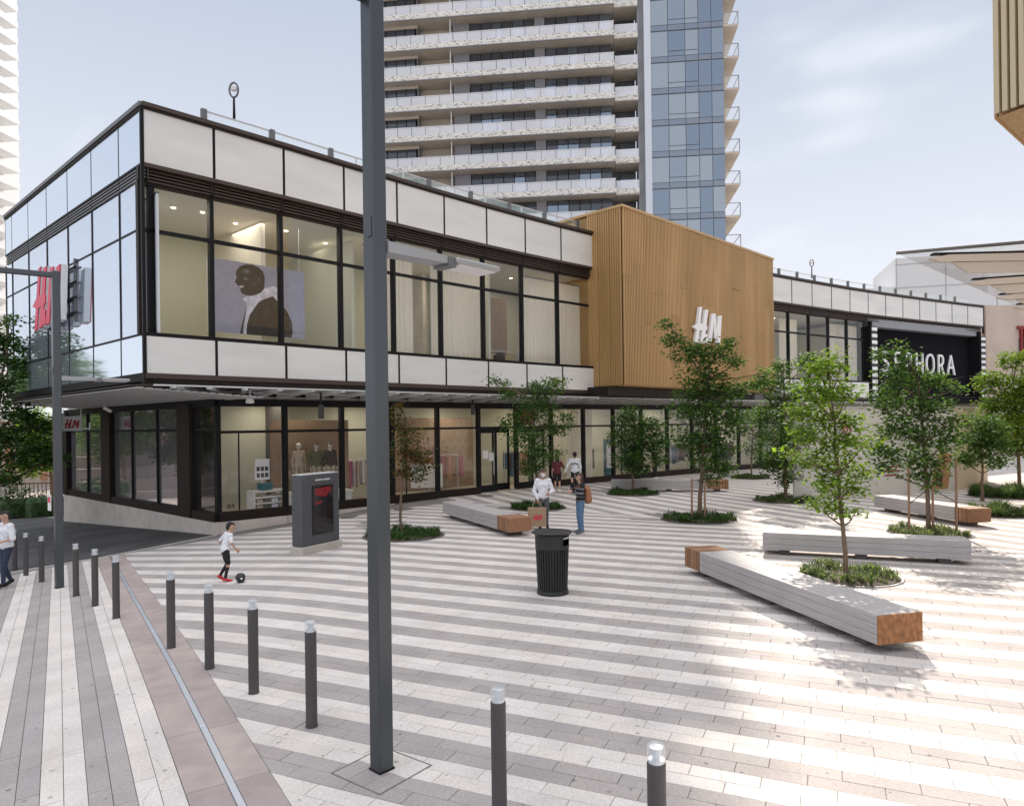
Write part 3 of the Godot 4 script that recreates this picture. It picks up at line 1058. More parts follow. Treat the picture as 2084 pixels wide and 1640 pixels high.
func make_canopy(b: Node3D, gl: PackedVector2Array) -> void:
	# silver blades under glass above the shop windows, from the first bay to the gold box and on
	var inner := gl
	var outer := offset_run(CURVE, -0.65)
	var s := 0.0
	var k := 0
	for i in range(0, 24):
		for j in 2:
			var u := j * 0.5 + 0.25
			var a := inner[i].lerp(inner[i + 1], u)
			var c := outer[i].lerp(outer[i + 1], u)
			var d := (c - a)
			var mb := MB.new()
			var t := frame(v3(a), v3(c))
			var w := d.length()
			# a blade that gets deeper to the wall
			mb.prism(Transform3D(t.basis, t.origin + t.basis.z * -0.07), PackedVector2Array([Vector2(0.12, 3.95), Vector2(w, 4.12), Vector2(w, 4.20), Vector2(0.12, 4.18)]), 0.15)
			part("canopy_blade", mb.mesh(), M.silver, b)
	for i in range(0, 24):
		var a := inner[i]
		var a2 := inner[i + 1]
		var c := outer[i]
		var c2 := outer[i + 1]
		var mb := MB.new()
		mb.quad(v3(a, 4.19), v3(a2, 4.19), v3(c2, 4.215), v3(c, 4.215), Vector3.UP)
		part("canopy_glass", mb.mesh(), M.canopy_sheet, b)
		var e := MB.new()
		e.tube(v3(c, 4.19), v3(c2, 4.19), 0.025, 0.025, 6)
		part("canopy_rail", e.mesh(), M.silver, b)
		var e2 := MB.new()
		e2.tube(v3(a.lerp(c, 0.5), 4.10), v3(a2.lerp(c2, 0.5), 4.10), 0.018, 0.018, 6)
		part("canopy_rail", e2.mesh(), M.silver, b)
	# street side: long boards under the overhang
	var p := FRONT[0] + SIDE_D * 15.0
	var t := frame(v3(p), v3(FRONT[0]))
	for q in 15:
		bx("soffit_slat", M.silver, b, t, Vector3(7.8, 4.12 - 0.014 * q, 0.35 - 0.245 * q), Vector3(15.6, 0.022, 0.17))
	bx("soffit_backing", M.brown_mid, b, t, Vector3(7.7, 4.19, -1.2), Vector3(15.3, 0.03, 3.4))

func make_gold_box(b: Node3D) -> void:
	var a := Vector2(5.12, 32.3)
	var e := Vector2(16.1, 43.4)
	var y0 := 4.74
	var y1 := 12.86
	var dirv := (e - a).normalized()
	var inw := Vector2(-dirv.y, dirv.x)
	var box := part("metal_clad_box", unit_box, M.gold_dark, b, Transform3D(frame(v3(a), v3(e)).basis * Basis.from_scale(Vector3(a.distance_to(e) - 0.16, y1 - y0 - 0.06, 4.4)), v3(a.lerp(e, 0.5) + inw * 2.30, (y0 + y1) * 0.5)))
	# panels of ribbed sheet: three ways to split the height
	var t := frame(v3(a), v3(e))
	var W := a.distance_to(e)
	rng.seed = 31
	var x := 0.0
	var mats := [M.gold, M.gold_b, M.gold_c]
	var n := 0
	while x < W - 0.05:
		var w: float = [0.62, 0.98, 0.74, 1.1, 0.5, 0.86][n % 6]
		w = minf(w, W - x)
		var cut: float = y0 + (y1 - y0) * [0.62, 0.44, 0.78, 0.55, 0.36, 0.7][(n * 5) % 6]
		for seg in [[y0, cut - 0.006], [cut + 0.006, y1]]:
			ribbed(b, t, x, w, seg[0], seg[1], mats[rng.randi() % 3], rng.randf_range(0.0, 0.035))
		x += w
		n += 1
	# the narrow side facing left
	var a2 := a + inw * 2.0
	var t2 := frame(v3(a2), v3(a))
	x = 0.0
	while x < 1.95:
		var w2 := minf(0.66, 2.0 - x)
		ribbed(b, t2, x, w2, y0, y1, mats[n % 3], 0.0)
		x += w2
		n += 1
	var t3 := frame(v3(e), v3(e + inw * 2.0))
	ribbed(b, t3, 0.0, 1.9, y0, y1, M.gold, 0.0)
	bx("box_coping", M.gold_c, b, t, Vector3(W * 0.5, y1 + 0.06, -2.2), Vector3(W + 0.16, 0.12, 4.6))
	bx("box_soffit", M.gold_dark, b, t, Vector3(W * 0.5, y0 - 0.02, -1.0), Vector3(W - 0.1, 0.04, 1.9))
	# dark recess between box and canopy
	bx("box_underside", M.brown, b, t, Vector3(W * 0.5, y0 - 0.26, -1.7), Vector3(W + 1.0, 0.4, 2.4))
	var logo := thing("wall_sign", "large white slanted shop logo letters on the bronze metal box", "sign", t * Transform3D(Basis(), Vector3(5.76, 7.06, 0.11)))
	logo_parts(logo, M.sign_white, 1.95, 0.14)
	bx("sign_rail", M.gold_dark, logo, Transform3D(), Vector3(1.5, 0.9, -0.04), Vector3(2.6, 0.05, 0.06))

func ribbed(b: Node3D, t: Transform3D, x: float, w: float, y0: float, y1: float, m: Material, proud: float) -> void:
	# a folded sheet: ribs standing out of a flat ground
	var mb := MB.new()
	var n := maxi(2, int(round(w / 0.125)))
	var step := (w - 0.012) / n
	var prof := PackedVector2Array()
	for k in n:
		var s := x + 0.006 + k * step
		prof.append(Vector2(s, 0.0)); prof.append(Vector2(s + step * 0.38, 0.0))
		prof.append(Vector2(s + step * 0.48, 0.042)); prof.append(Vector2(s + step * 0.90, 0.042))
	prof.append(Vector2(x + w - 0.006, 0.0))
	for k in prof.size() - 1:
		var p := Vector3(prof[k].x, 0, prof[k].y + 0.02 + proud)
		var q := Vector3(prof[k + 1].x, 0, prof[k + 1].y + 0.02 + proud)
		var o := Vector3(-(q.z - p.z), 0, q.x - p.x)
		mb.quad(t * (p + Vector3(0, y0, 0)), t * (q + Vector3(0, y0, 0)), t * (q + Vector3(0, y1, 0)), t * (p + Vector3(0, y1, 0)), t.basis * o)
	for y in [y0, y1]:
		mb.quad(t * Vector3(x + 0.006, y, -0.02), t * Vector3(x + w - 0.006, y, -0.02), t * Vector3(x + w - 0.006, y, 0.03 + proud), t * Vector3(x + 0.006, y, 0.03 + proud), Vector3.UP * (1.0 if y == y1 else -1.0))
	part("cladding_panel", mb.mesh(), m, b)

const LOGO := [
	[[1028, 872], [1056, 868], [1006, 1162], [972, 1166]],
	[[1088, 886], [1124, 880], [1072, 1156], [1030, 1161]],
	[[954, 1042], [1022, 1000], [1110, 1014], [1106, 1050], [1010, 1064]],
	[[1078, 1100], [1094, 1078], [1112, 1084], [1104, 1108], [1116, 1140], [1098, 1152], [1074, 1146]],
	[[1166, 905], [1196, 902], [1150, 1152], [1116, 1157]],
	[[1180, 905], [1204, 902], [1208, 1098], [1188, 1106]],
	[[1190, 1104], [1206, 1098], [1264, 909], [1244, 914]],
	[[1240, 914], [1276, 907], [1252, 1150], [1212, 1156]]]

func logo_parts(o: Node3D, m: Material, high: float, deep: float, group_strokes := false) -> void:
	# slanted brush letters H & M, drawn as strokes
	var k := high / 300.0
	var names := ["letter_stroke", "letter_stroke", "letter_stroke", "letter_stroke", "letter_stroke", "letter_stroke", "letter_stroke", "letter_stroke"]
	var all := MB.new()
	for i in LOGO.size():
		var poly := PackedVector2Array()
		for p in LOGO[i]:
			poly.append(Vector2((p[0] - 954) * k * 1.42, (1166 - p[1]) * k))
		var mb := all if group_strokes else MB.new()
		mb.prism(Transform3D(Basis(), Vector3(0, 0, 0.003 * i)), poly, deep)
		if not group_strokes:
			part(names[i], mb.mesh(), m, o)
	if group_strokes:
		part("lettering", all.mesh(), m, o)

func make_wing_sign(b: Node3D) -> void:
	# the black shop front in the wing: recess, flanking striped piers, letters
	var p := WING[4] + (WING[5] - WING[4]) * 0.1
	var q := WING[11]
	var t := frame(v3(p), v3(q))
	var W := p.distance_to(q)
	bx("sign_recess", M.sign_black, b, t, Vector3(W * 0.5, 7.2, -0.95), Vector3(W, 5.4, 0.2))
	bx("sign_header", M.tower_grey, b, t, Vector3(W * 0.5, 9.85, -0.55), Vector3(W, 0.55, 0.7))
	bx("sign_return", M.sign_black, b, t, Vector3(0.1, 7.2, -0.5), Vector3(0.2, 5.4, 1.0))
	bx("sign_return", M.sign_black, b, t, Vector3(W - 0.55, 7.2, -0.5), Vector3(0.3, 5.4, 1.0))
	bx("sign_base", M.sign_black, b, t, Vector3(W * 0.5, 4.45, -0.6), Vector3(W, 0.5, 1.0))
	for side in 2:
		var x := 0.32 if side == 0 else W - 0.28
		bx("striped_pier", M.black, b, t, Vector3(x, 6.95, -0.02), Vector3(0.62, 5.2, 0.2))
		for k in 11:
			bx("pier_bar", M.sign_white, b, t, Vector3(x, 4.75 + k * 0.46, 0.09), Vector3(0.58, 0.23, 0.05))
	var s := thing("shop_sign", "white spaced capital letters on a recessed black shop front", "sign", t * Transform3D(Basis(), Vector3(2.35, 6.3, -0.84)))
	var f := SystemFont.new()
	f.font_names = PackedStringArray(["Droid Sans"])
	var word := "SEPHORA"
	var pitch := 1.42
	for k in word.length():
		var tm := TextMesh.new()
		tm.text = word[k]
		tm.font = f
		tm.font_size = 64
		tm.pixel_size = 1.55 / 46.0
		tm.depth = 0.1
		tm.horizontal_alignment = HORIZONTAL_ALIGNMENT_CENTER
		var w := Transform3D(Basis.from_scale(Vector3(0.86, 1, 1)), Vector3(0.6 + k * pitch, 0.9, 0.05))
		part("letter", tm, M.sign_white, s, w)

func make_roof_edge(b: Node3D) -> void:
	# glass balustrade along the roof with dark posts
	var run := offset_run(CURVE, 0.75)
	var s := 2.0
	var k := 0
	var total := 0.0
	for i in run.size() - 1:
		total += run[i].distance_to(run[i + 1])
	var last := sample(run, s)
	while s < total - 2.0:
		var step := 2.2 if s < 20.0 else 1.95
		var p := sample(run, s)
		var q := sample(run, s + step)
		s += step
		var tq := frame(v3(p), v3(q))
		var w := p.distance_to(q)
		# hidden behind the bronze box
		if s > 22.5 and s < 36.0:
			continue
		bx("balustrade_post", M.silver_dark, b, tq, Vector3(0, 12.33, 0), Vector3(0.16, 0.74, 0.13))
		pane("balustrade_pane", M.glass_rail, b, tq, Vector3(w * 0.5, 12.30, 0), w - 0.18, 0.66)
		bx("balustrade_rail", M.silver, b, tq, Vector3(w * 0.5, 12.655, 0), Vector3(w, 0.035, 0.05))
	# taller glass screen of the terrace further back
	var back := offset_run(CURVE, 2.6)
	for i in range(4, 9):
		var tq := frame(v3(back[i]), v3(back[i + 1]))
		var w := back[i].distance_to(back[i + 1])
		pane("terrace_screen", M.glass_rail, b, tq, Vector3(w * 0.5, 12.7, 0), w - 0.06, 1.5)
		bx("terrace_post", M.silver, b, tq, Vector3(0, 12.7, 0), Vector3(0.05, 1.5, 0.05))

func make_rooms(b: Node3D, gl: PackedVector2Array, g_room: PackedVector2Array) -> void:
	# lamps in the ceilings: a glowing round fitting and an area light just under it
	for l in [[1.6, 2.2, 9.93, 3.2], [4.6, 2.4, 9.93, 3.2], [8.2, 2.6, 9.93, 3.0], [13.5, 2.6, 9.93, 3.0], [18.0, 2.6, 9.93, 3.0], [39.0, 2.6, 9.93, 3.0]]:
		var run := offset_run(CURVE, l[1])
		var p := sample(run, l[0])
		room_light(b, v3(p, l[2]), l[3], Vector2(2.6, 1.6))
	for l in [[3.0, 1.9], [7.5, 1.9], [12.0, 1.9], [17.0, 1.9], [22.0, 1.9], [28.0, 1.9], [35.0, 1.9]]:
		var run := offset_run(gl, l[1])
		var p := sample(run, l[0])
		room_light(b, v3(p, 3.93), 2.4, Vector2(2.2, 1.2))
	# dividing walls of the upper floor
	for d in [[3, 4.9], [6, 4.9], [20, 4.9]]:
		var o := offset_run(CURVE, 0.9)
		var i := offset_run(CURVE, 5.1)
		var p := o[d[0]].lerp(o[d[0] + 1], 0.4)
		var q := i[d[0]].lerp(i[d[0] + 1], 0.4)
		var t := frame(v3(p), v3(q))
		bx("room_wall", M.cream, b, t, Vector3(p.distance_to(q) * 0.5, 7.2, 0), Vector3(p.distance_to(q), 5.0, 0.12))

func room_light(b: Node3D, at: Vector3, energy: float, size: Vector2) -> void:
	for k in 3:
		var mb := MB.new()
		mb.lathe(Transform3D(Basis(), at + Vector3((k - 1) * 0.7, 0.0, (k - 1) * -0.5)), [[0.0, -0.005], [0.06, -0.005], [0.07, 0.01]], 10)
		part("ceiling_light", mb.mesh(), M.glow, b)
	var l := AreaLight3D.new()
	l.name = "room_light"
	l.light_color = Color(1.0, 0.95, 0.86)
	l.light_energy = energy
	l.area_size = size
	l.shadow_enabled = true
	l.transform = Transform3D(Basis.looking_at(Vector3.DOWN, Vector3.FORWARD), at + Vector3(0, -0.04, 0))
	b.add_child(l, true)

# ------------------------------------------------------------------ tower and other buildings
func make_tower() -> void:
	var a := Vector2(-13.6, 69.8)
	var e := Vector2(10.15, 67.1)
	var b := thing("apartment_tower", "tall apartment tower with white speckled balconies and a blue glass corner", "tower")
	var t := frame(v3(a), v3(e))
	var L := a.distance_to(e)
	var floors := 20
	var y_first := 0.9
	var fh := 2.98
	# core
	bx("core", M.tower_dark, b, t, Vector3(13.0, 30.0, -9.0), Vector3(26.0, 60.0, 12.0))
	bx("left_wall", M.tower_beige, b, t, Vector3(0.12, 30.0, -4.6), Vector3(0.25, 60.0, 9.0))
	rng.seed = 8
	for k in floors:
		var y := y_first + k * fh
		var seen := k >= 5 and k <= 15
		bx("balcony_slab", M.tower_beige, b, t, Vector3(L * 0.5, y + 0.11, -1.5), Vector3(L, 0.22, 3.4))
		bx("balcony_fascia", M.tower_fascia, b, t, Vector3(L * 0.5, y + 0.30, 0.26), Vector3(L + 0.06, 0.52, 0.12))
		bx("balcony_lip", M.tower_grey, b, t, Vector3(L * 0.5, y - 0.01, 0.24), Vector3(L + 0.08, 0.06, 0.14))
		if seen:
			var n := 17
			for i in n:
				pane("balustrade_pane", M.tower_rail, b, t, Vector3((i + 0.5) * L / n, y + 0.97, 0.24), L / n - 0.05, 0.80)
			bx("handrail", M.tower_white, b, t, Vector3(L * 0.5, y + 1.39, 0.24), Vector3(L, 0.05, 0.07))
			# wall behind: windows, beige piece, long glazed wall
			bx("flat_wall", M.tower_beige, b, t, Vector3(6.3, y + 1.6, -2.2), Vector3(3.3, fh - 0.22, 0.5))
			bx("flat_wall", M.tower_beige, b, t, Vector3(2.35, y + 2.82, -0.80), Vector3(4.7, 0.30, 0.16))
			bx("flat_wall", M.tower_beige, b, t, Vector3(0.25, y + 1.6, -0.80), Vector3(0.5, fh - 0.22, 0.16))
			for i in 4:
				bx("window", M.flat_glass, b, t, Vector3(0.95 + i * 0.98, y + 1.45, -0.98), Vector3(0.9, 2.44, 0.05))
			bx("window_reveal", M.tower_dark, b, t, Vector3(4.62, y + 1.5, -1.5), Vector3(0.12, fh - 0.3, 1.3))
			bx("flat_wall", M.tower_grey, b, t, Vector3(9.0, y + 1.6, -1.25), Vector3(1.6, fh - 0.24, 0.3))
			for i in 13:
				var m: Material = [M.flat_glass, M.tower_window_c, M.flat_glass, M.flat_glass][rng.randi() % 4]
				if i == 6:
					bx("flat_wall", M.tower_grey, b, t, Vector3(9.9 + i * 1.06 + 0.5, y + 1.6, -1.2), Vector3(1.0, fh - 0.24, 0.4))
				else:
					bx("window", m, b, t, Vector3(9.9 + i * 1.06 + 0.5, y + 1.58, -1.2), Vector3(0.98, 2.6, 0.06))
			bx("soffit_post", M.tower_white, b, t, Vector3(8.1, y + 1.6, -0.1), Vector3(0.08, fh - 0.3, 0.08))
		# short balconies in the recess
		bx("recess_slab", M.tower_beige, b, t, Vector3(L + 1.15, y + 0.11, -1.6), Vector3(2.2, 0.22, 2.4))
		bx("recess_fascia", M.tower_fascia, b, t, Vector3(L + 1.15, y + 0.32, -0.42), Vector3(2.2, 0.5, 0.1))
		if seen:
			pane("recess_pane", M.tower_rail, b, t, Vector3(L + 1.15, y + 0.98, -0.42), 2.15, 0.78)
			bx("recess_window", M.tower_window_c, b, t, Vector3(L + 1.3, y + 1.55, -2.7), Vector3(1.5, 2.4, 0.06))
	bx("recess_wall", M.tower_grey, b, t, Vector3(L + 2.55, 30.0, -2.4), Vector3(0.65, 60.0, 3.0))
	bx("white_pier", M.tower_pier, b, t, Vector3(L + 3.12, 30.0, -1.6), Vector3(0.62, 60.0, 3.0))
	# blue glass corner
	var g0 := L + 3.43
	var gw := 6.75
	bx("glass_core", M.tower_dark, b, t, Vector3(g0 + gw * 0.5, 30.0, -5.3), Vector3(gw - 0.12, 60.0, 9.8))
	var cols := [0.0, 1.62, 3.2, 4.42, 5.62, 6.75]
	var wm := [M.tower_window, M.tower_window_b, M.tower_window_c]
	for k in floors:
		var y := y_first + k * fh + 0.35
		for i in 5:
			var x0: float = cols[i]
			var x1: float = cols[i + 1]
			var m: Material = wm[rng.randi() % 3]
			var c := g0 + (x0 + x1) * 0.5
			bx("spandrel", M.tower_spandrel, b, t, Vector3(c, y + 0.29, -0.36), Vector3(x1 - x0 - 0.06, 0.50, 0.1))
			if i in [1, 2]:
				bx("window", m, b, t, Vector3(c, y + 0.80, -0.36), Vector3(x1 - x0 - 0.06, 0.42, 0.08))
				bx("window", m, b, t, Vector3(c, y + 1.99, -0.36), Vector3(x1 - x0 - 0.06, 1.84, 0.08))
			else:
				bx("window", m, b, t, Vector3(c, y + 1.755, -0.36), Vector3(x1 - x0 - 0.06, 2.33, 0.08))
		# side balcony on the right
		if k >= 4:
			bx("side_slab", M.tower_beige, b, t, Vector3(g0 + gw + 0.68, y + 0.1, -4.8), Vector3(1.36, 0.2, 9.0))
			pane("side_rail_pane", M.tower_rail_clear, b, t, Vector3(g0 + gw + 0.7, y + 0.78, -0.32), 1.25, 1.05)
			bx("side_rail", M.tower_grey, b, t, Vector3(g0 + gw + 0.68, y + 1.33, -0.32), Vector3(1.36, 0.06, 0.06))
			bx("side_rail", M.tower_grey, b, t, Vector3(g0 + gw + 1.33, y + 1.33, -4.8), Vector3(0.06, 0.06, 9.0))
			bx("side_rail", M.tower_grey, b, t, Vector3(g0 + gw + 1.33, y + 0.75, -0.32), Vector3(0.07, 1.2, 0.07))
	bx("tower_roof", M.tower_white, b, t, Vector3(16.5, 60.2, -6.0), Vector3(34.0, 0.4, 16.0))

func make_far_buildings() -> void:
	# white tower at the far left: stacked balconies
	var w := thing("white_tower", "white residential tower with stacked pointed balconies at the far left", "tower")
	var t := frame(v3(Vector2(-122.4, 118)), v3(Vector2(-93.0, 115)))
	bx("tower_wall", M.tower_white, w, t, Vector3(13.0, 45.0, -11.0), Vector3(26.0, 90.0, 20.0))
	for k in 28:
		bx("balcony", M.tower_white, w, t, Vector3(15.4, 3.0 + k * 3.02, -8.0), Vector3(27.6, 0.32, 19.0))
		bx("balcony_front", M.tower_white, w, t, Vector3(15.4, 3.55 + k * 3.02, 1.45), Vector3(27.6, 0.9, 0.12))
		bx("balcony_end", M.tower_white, w, t, Vector3(29.1, 3.55 + k * 3.02, -8.0), Vector3(0.14, 0.9, 19.0))
	# pale building behind the wing
	var g := thing("panel_building", "pale grey panelled building block rising behind the curved wing", "building")
	var t2 := frame(v3(Vector2(60.0, 110.0)), v3(Vector2(95.0, 100.0)))
	bx("block", M.far_white, g, t2, Vector3(17.0, 14.0, -8.0), Vector3(34.0, 28.0, 16.0))
	for k in 4:
		bx("joint", M.far_joint, g, t2, Vector3(17.0, 27.0 - k * 3.6, 0.02), Vector3(34.0, 0.12, 0.06))
	for k in 5:
		bx("joint", M.far_joint, g, t2, Vector3(0.1 + k * 6.8, 14.0, 0.02), Vector3(0.12, 28.0, 0.06))
	bx("low_block", M.far_white, g, t2, Vector3(-4.0, 11.8, -7.0), Vector3(8.0, 23.6, 14.0))
	# beige end building with red louvres
	var r := thing("beige_building", "beige rendered building with a dark red louvred window beyond the wing", "building")
	var t3 := frame(v3(Vector2(38.3, 57.0)), v3(Vector2(62.0, 60.0)))
	bx("wall", M.beige_wall, r, t3, Vector3(12.0, 6.0, -3.0), Vector3(24.0, 12.2, 6.0))
	for k in 9:
		bx("louvre", M.red_louvre, r, t3, Vector3(3.05 + k * 0.34, 9.0, 0.1), Vector3(0.14, 2.4, 0.22))
	bx("louvre_frame", M.red_louvre, r, t3, Vector3(4.4, 10.3, 0.08), Vector3(3.3, 0.25, 0.2))
	bx("louvre_glass", M.tower_window, r, t3, Vector3(4.4, 8.6, 0.03), Vector3(3.0, 1.6, 0.05))
	bx("shop_band", M.stone_b, r, t3, Vector3(12.0, 2.2, 0.15), Vector3(24.0, 4.2, 0.3))

	# ribbed building that overhangs at the upper right
	var c := at_depth(2025, 240, 14.0)
	var o := thing("ribbed_building", "overhanging upper floor with brown vertical ribs and a timber soffit", "building")
	var corner := Vector2(c.x, -c.z)
	var d1 := Vector2(0.48, -0.88)
	var d2 := Vector2(0.75, 0.66)
	var t4 := frame(v3(corner), v3(corner + d1))
	var base := c.y
	var fw := 9.0
	bx("wall", M.gold_dark, o, t4, Vector3(fw * 0.5, base + 5.1, -3.6), Vector3(fw - 0.05, 10.0, 7.0))
	for k in 60:
		bx("rib", M.ribs, o, t4, Vector3(0.06 + k * 0.15, base + 5.06, -0.02), Vector3(0.095, 10.0, 0.13))
	var so := MB.new()
	for k in 40:
		var s0 := 0.18 * k
		var p := corner + d2 * s0
		var q := corner + d2 * (s0 + 0.172)
		var mb := MB.new()
		mb.quad(v3(p, base), v3(q, base), v3(q + d1 * fw, base), v3(p + d1 * fw, base), Vector3.DOWN)
		mb.quad(v3(p, base + 0.02), v3(q, base + 0.02), v3(q + d1 * fw, base + 0.02), v3(p + d1 * fw, base + 0.02), Vector3.UP)
		mb.quad(v3(p, base), v3(q, base), v3(q, base + 0.02), v3(p, base + 0.02), v3(-d1))
		part("soffit_board", mb.mesh(), M.wood_soffit, o)
	bx("edge_trim", M.gold_dark, o, frame(v3(corner), v3(corner + d2)), Vector3(3.6, base + 0.03, 0.02), Vector3(7.2, 0.09, 0.05))
	# its lower storey stands back, out of the picture on the right
	bx("lower_wall", M.beige_wall, o, t4, Vector3(fw * 0.5 + 1.5, base * 0.5, -6.2), Vector3(fw - 0.2, base - 0.05, 1.2))

	# glass canopy on tapered beams
	var cn := thing("glass_canopy", "glass canopy on pale tapered beams reaching out beyond the trees", "canopy")
	var tips := [[1890, 520, 19.3, 7.0], [1972, 571, 23.0, 6.5], [2028, 601, 25.7, 6.0], [2064, 621, 27.9, 6.0]]
	var bd := Vector2(0.98, -0.04)
	var prev: Vector3
	for k in tips.size():
		var tp := at_depth(tips[k][0], tips[k][1], tips[k][2])
		var dir := bd if k == 0 else Vector2(0.94, -0.34)
		var tb := frame(tp, tp + v3(dir))
		tb.origin.y = tp.y
		var len: float = tips[k][3]
		var mb := MB.new()
		mb.prism(tb.translated_local(Vector3(0, 0, -0.09)), PackedVector2Array([Vector2(0.0, -0.10), Vector2(0.3, -0.19), Vector2(len, -0.24), Vector2(len, 0.0), Vector2(0.5, 0.0)]), 0.18)
		part("beam", mb.mesh(), M.beam, cn)
		var mb2 := MB.new()
		mb2.prism(tb.translated_local(Vector3(0, 0, -0.05)), PackedVector2Array([Vector2(0.62, -0.21), Vector2(1.05, -0.50), Vector2(len, -0.54), Vector2(len, -0.24)]), 0.10)
		part("beam_web", mb2.mesh(), M.beam, cn)
		bx("beam_cap", M.dark, cn, tb, Vector3(len * 0.5 + 0.1, 0.03, 0), Vector3(len, 0.05, 0.2))
	var e0 := at_depth(1825, 515, 20.2)
	var e1 := e0 + v3(Vector2(1.9, -2.9)) + Vector3(0, 0.02, 0)
	var e2 := at_depth(2068, 618, 30.0)
	e2.y = e0.y
	var ed := (e1 - e0).normalized()
	var gl := MB.new()
	for k in 4:
		var f0 := e0.lerp(e2, k / 4.0)
		var f1 := e0.lerp(e2, (k + 1) / 4.0)
		var wing := v3(Vector2(8.0, -3.0))
		var mb := MB.new()
		var s0 := e1 if k == 0 else f0 + wing
		mb.quad(f0, f1, f1 + wing, f0 + wing, Vector3.UP)
		part("canopy_pane", mb.mesh(), M.glass_canopy, cn)
	var front := MB.new()
	front.tube(e0, e0 + v3(Vector2(8.0, -3.0)), 0.05, 0.05, 8)
	part("front_rail", front.mesh(), M.silver_dark, cn)
	# the wall that carries the beams, beyond the right edge
	var wl := frame(v3(Vector2(26.0, 34.0)), v3(Vector2(18.5, 14.0)))
	bx("carrying_wall", M.beige_wall, cn, wl, Vector3(10.0, 4.2, -0.3), Vector3(21.0, 8.4, 0.4))

	# street side at the far left: low building, fence
	var lb := thing("street_house", "low beige building half hidden by the street trees", "building")
	var t5 := frame(v3(Vector2(-52.0, 60.0)), v3(Vector2(-36.0, 60.5)))
	bx("wall", M.beige_wall, lb, t5, Vector3(8.0, 0.4, -3.0), Vector3(16.0, 7.0, 6.0))
	for k in 5:
		bx("window", M.tower_window, lb, t5, Vector3(1.8 + k * 2.9, 1.0, 0.02), Vector3(1.5, 2.2, 0.08))
		bx("pier", M.orange, lb, t5, Vector3(3.3 + k * 2.9, 0.6, 0.06), Vector3(0.5, 3.6, 0.14))
	bx("roof_edge", M.white, lb, t5, Vector3(8.0, 3.95, -2.8), Vector3(16.6, 0.2, 6.6))
	var fe := thing("street_fence", "dark metal railing behind the hedge by the street", "fence")
	var t6 := frame(v3(Vector2(-36.0, 44.0)), v3(Vector2(-25.5, 44.5)))
	for k in 42:
		bx("bar", M.dark, fe, t6, Vector3(k * 0.25, -1.0, 0), Vector3(0.03, 1.5, 0.03))
	bx("rail", M.dark, fe, t6, Vector3(5.2, -0.3, 0), Vector3(10.5, 0.05, 0.05))
	bx("rail", M.dark, fe, t6, Vector3(5.2, -1.6, 0), Vector3(10.5, 0.05, 0.05))
	# stepped terrace and flats across the street: mirrored in the shop's street windows
	var ter := thing("stepped_terrace", "pinkish stepped stone terrace across the street", "terrace")
	var t7 := frame(v3(Vector2(-40.0, 26.0)), v3(Vector2(-30.0, 46.0)))
	for k in 5:
		bx("step", M.band, ter, frame(v3(Vector2(-33.0 - k * 1.5, 44.0)), v3(Vector2(-45.0 - k * 1.5, 22.0))), Vector3(12.0, -1.7 + k * 0.8, 0), Vector3(26.0, 0.8, 1.6))
	var fl := thing("street_flats", "brick flats with rows of windows across the street", "building")
	var t8 := frame(v3(Vector2(-74.0, 30.0)), v3(Vector2(-56.0, 66.0)))
	bx("wall", M.flats, fl, t8, Vector3(20.0, 2.0, -4.0), Vector3(40.0, 12.0, 8.0))
	for i in 9:
		for k in 3:
			bx("window", M.tower_window, fl, t8, Vector3(2.5 + i * 4.3, 0.0 + k * 3.0, 0.02), Vector3(2.2, 1.7, 0.08))
	rng.seed = 3

# ------------------------------------------------------------------ street furniture
func lamp_post(called: String, label: String, at: Vector3, tall: float) -> void:
	var o := thing(called, label, "lamp post", Transform3D(Basis(Vector3.UP, deg_to_rad(47.0)), at))
	var mb := MB.new()
	mb.cbox(Transform3D(Basis(), Vector3(0, tall * 0.5, 0)), Vector3(0.152, tall, 0.152), 0.012)
	part("post", mb.mesh(), M.pole, o)
	var inv := o.transform.basis.inverse()
	# arm at the top, towards the walkway
	var ad := (inv * v3(Vector2(-0.82, -0.57))).normalized()
	var ta := Transform3D(Basis(ad, Vector3.UP, ad.cross(Vector3.UP)), Vector3(0, tall - 0.1, 0))
	var ar := MB.new()
	ar.cbox(ta.translated_local(Vector3(0.75, 0.01, 0)), Vector3(1.5, 0.11, 0.12), 0.01)
	part("top_arm", ar.mesh(), M.pole, o)
	# the flat lamp lower down, along the shop front
	var hd := (inv * v3(Vector2(0.67, 0.74))).normalized()
	var th := Transform3D(Basis(hd, Vector3.UP, hd.cross(Vector3.UP)), Vector3(0, 4.57, 0))
	var h := MB.new()
	h.prism(th.translated_local(Vector3(0.07, -0.055, -0.10)), PackedVector2Array([Vector2(0, 0.0), Vector2(0.80, 0.02), Vector2(0.80, 0.085), Vector2(0, 0.10)]), 0.20)
	part("lamp_arm", h.mesh(), M.lamp_body, o)
	var hh := MB.new()
	hh.cbox(th.translated_local(Vector3(1.15, 0.0, 0.0)), Vector3(0.60, 0.055, 0.30), 0.015)
	var head := part("lamp_head", hh.mesh(), M.lamp_body, o)
	var lf := MB.new()
	lf.box(th.translated_local(Vector3(1.15, -0.033, 0.0)), Vector3(0.50, 0.012, 0.24))
	part("lens", lf.mesh(), M.lamp_face, head)
	var jn := MB.new()
	jn.box(th.translated_local(Vector3(0.82, -0.02, 0.0)), Vector3(0.10, 0.09, 0.22))
	part("lamp_joint", jn.mesh(), M.silver_dark, o)
	var pl := MB.new()
	pl.cbox(Transform3D(Basis(), Vector3(-0.083, 4.72, 0.03)), Vector3(0.012, 0.17, 0.06), 0.004)
	part("hatch", pl.mesh(), M.pole, o)
	var bp := MB.new()
	bp.cbox(Transform3D(Basis(), Vector3(0, 0.012, 0)), Vector3(0.165, 0.02, 0.165), 0.004)
	part("base_plate", bp.mesh(), M.dark, o)

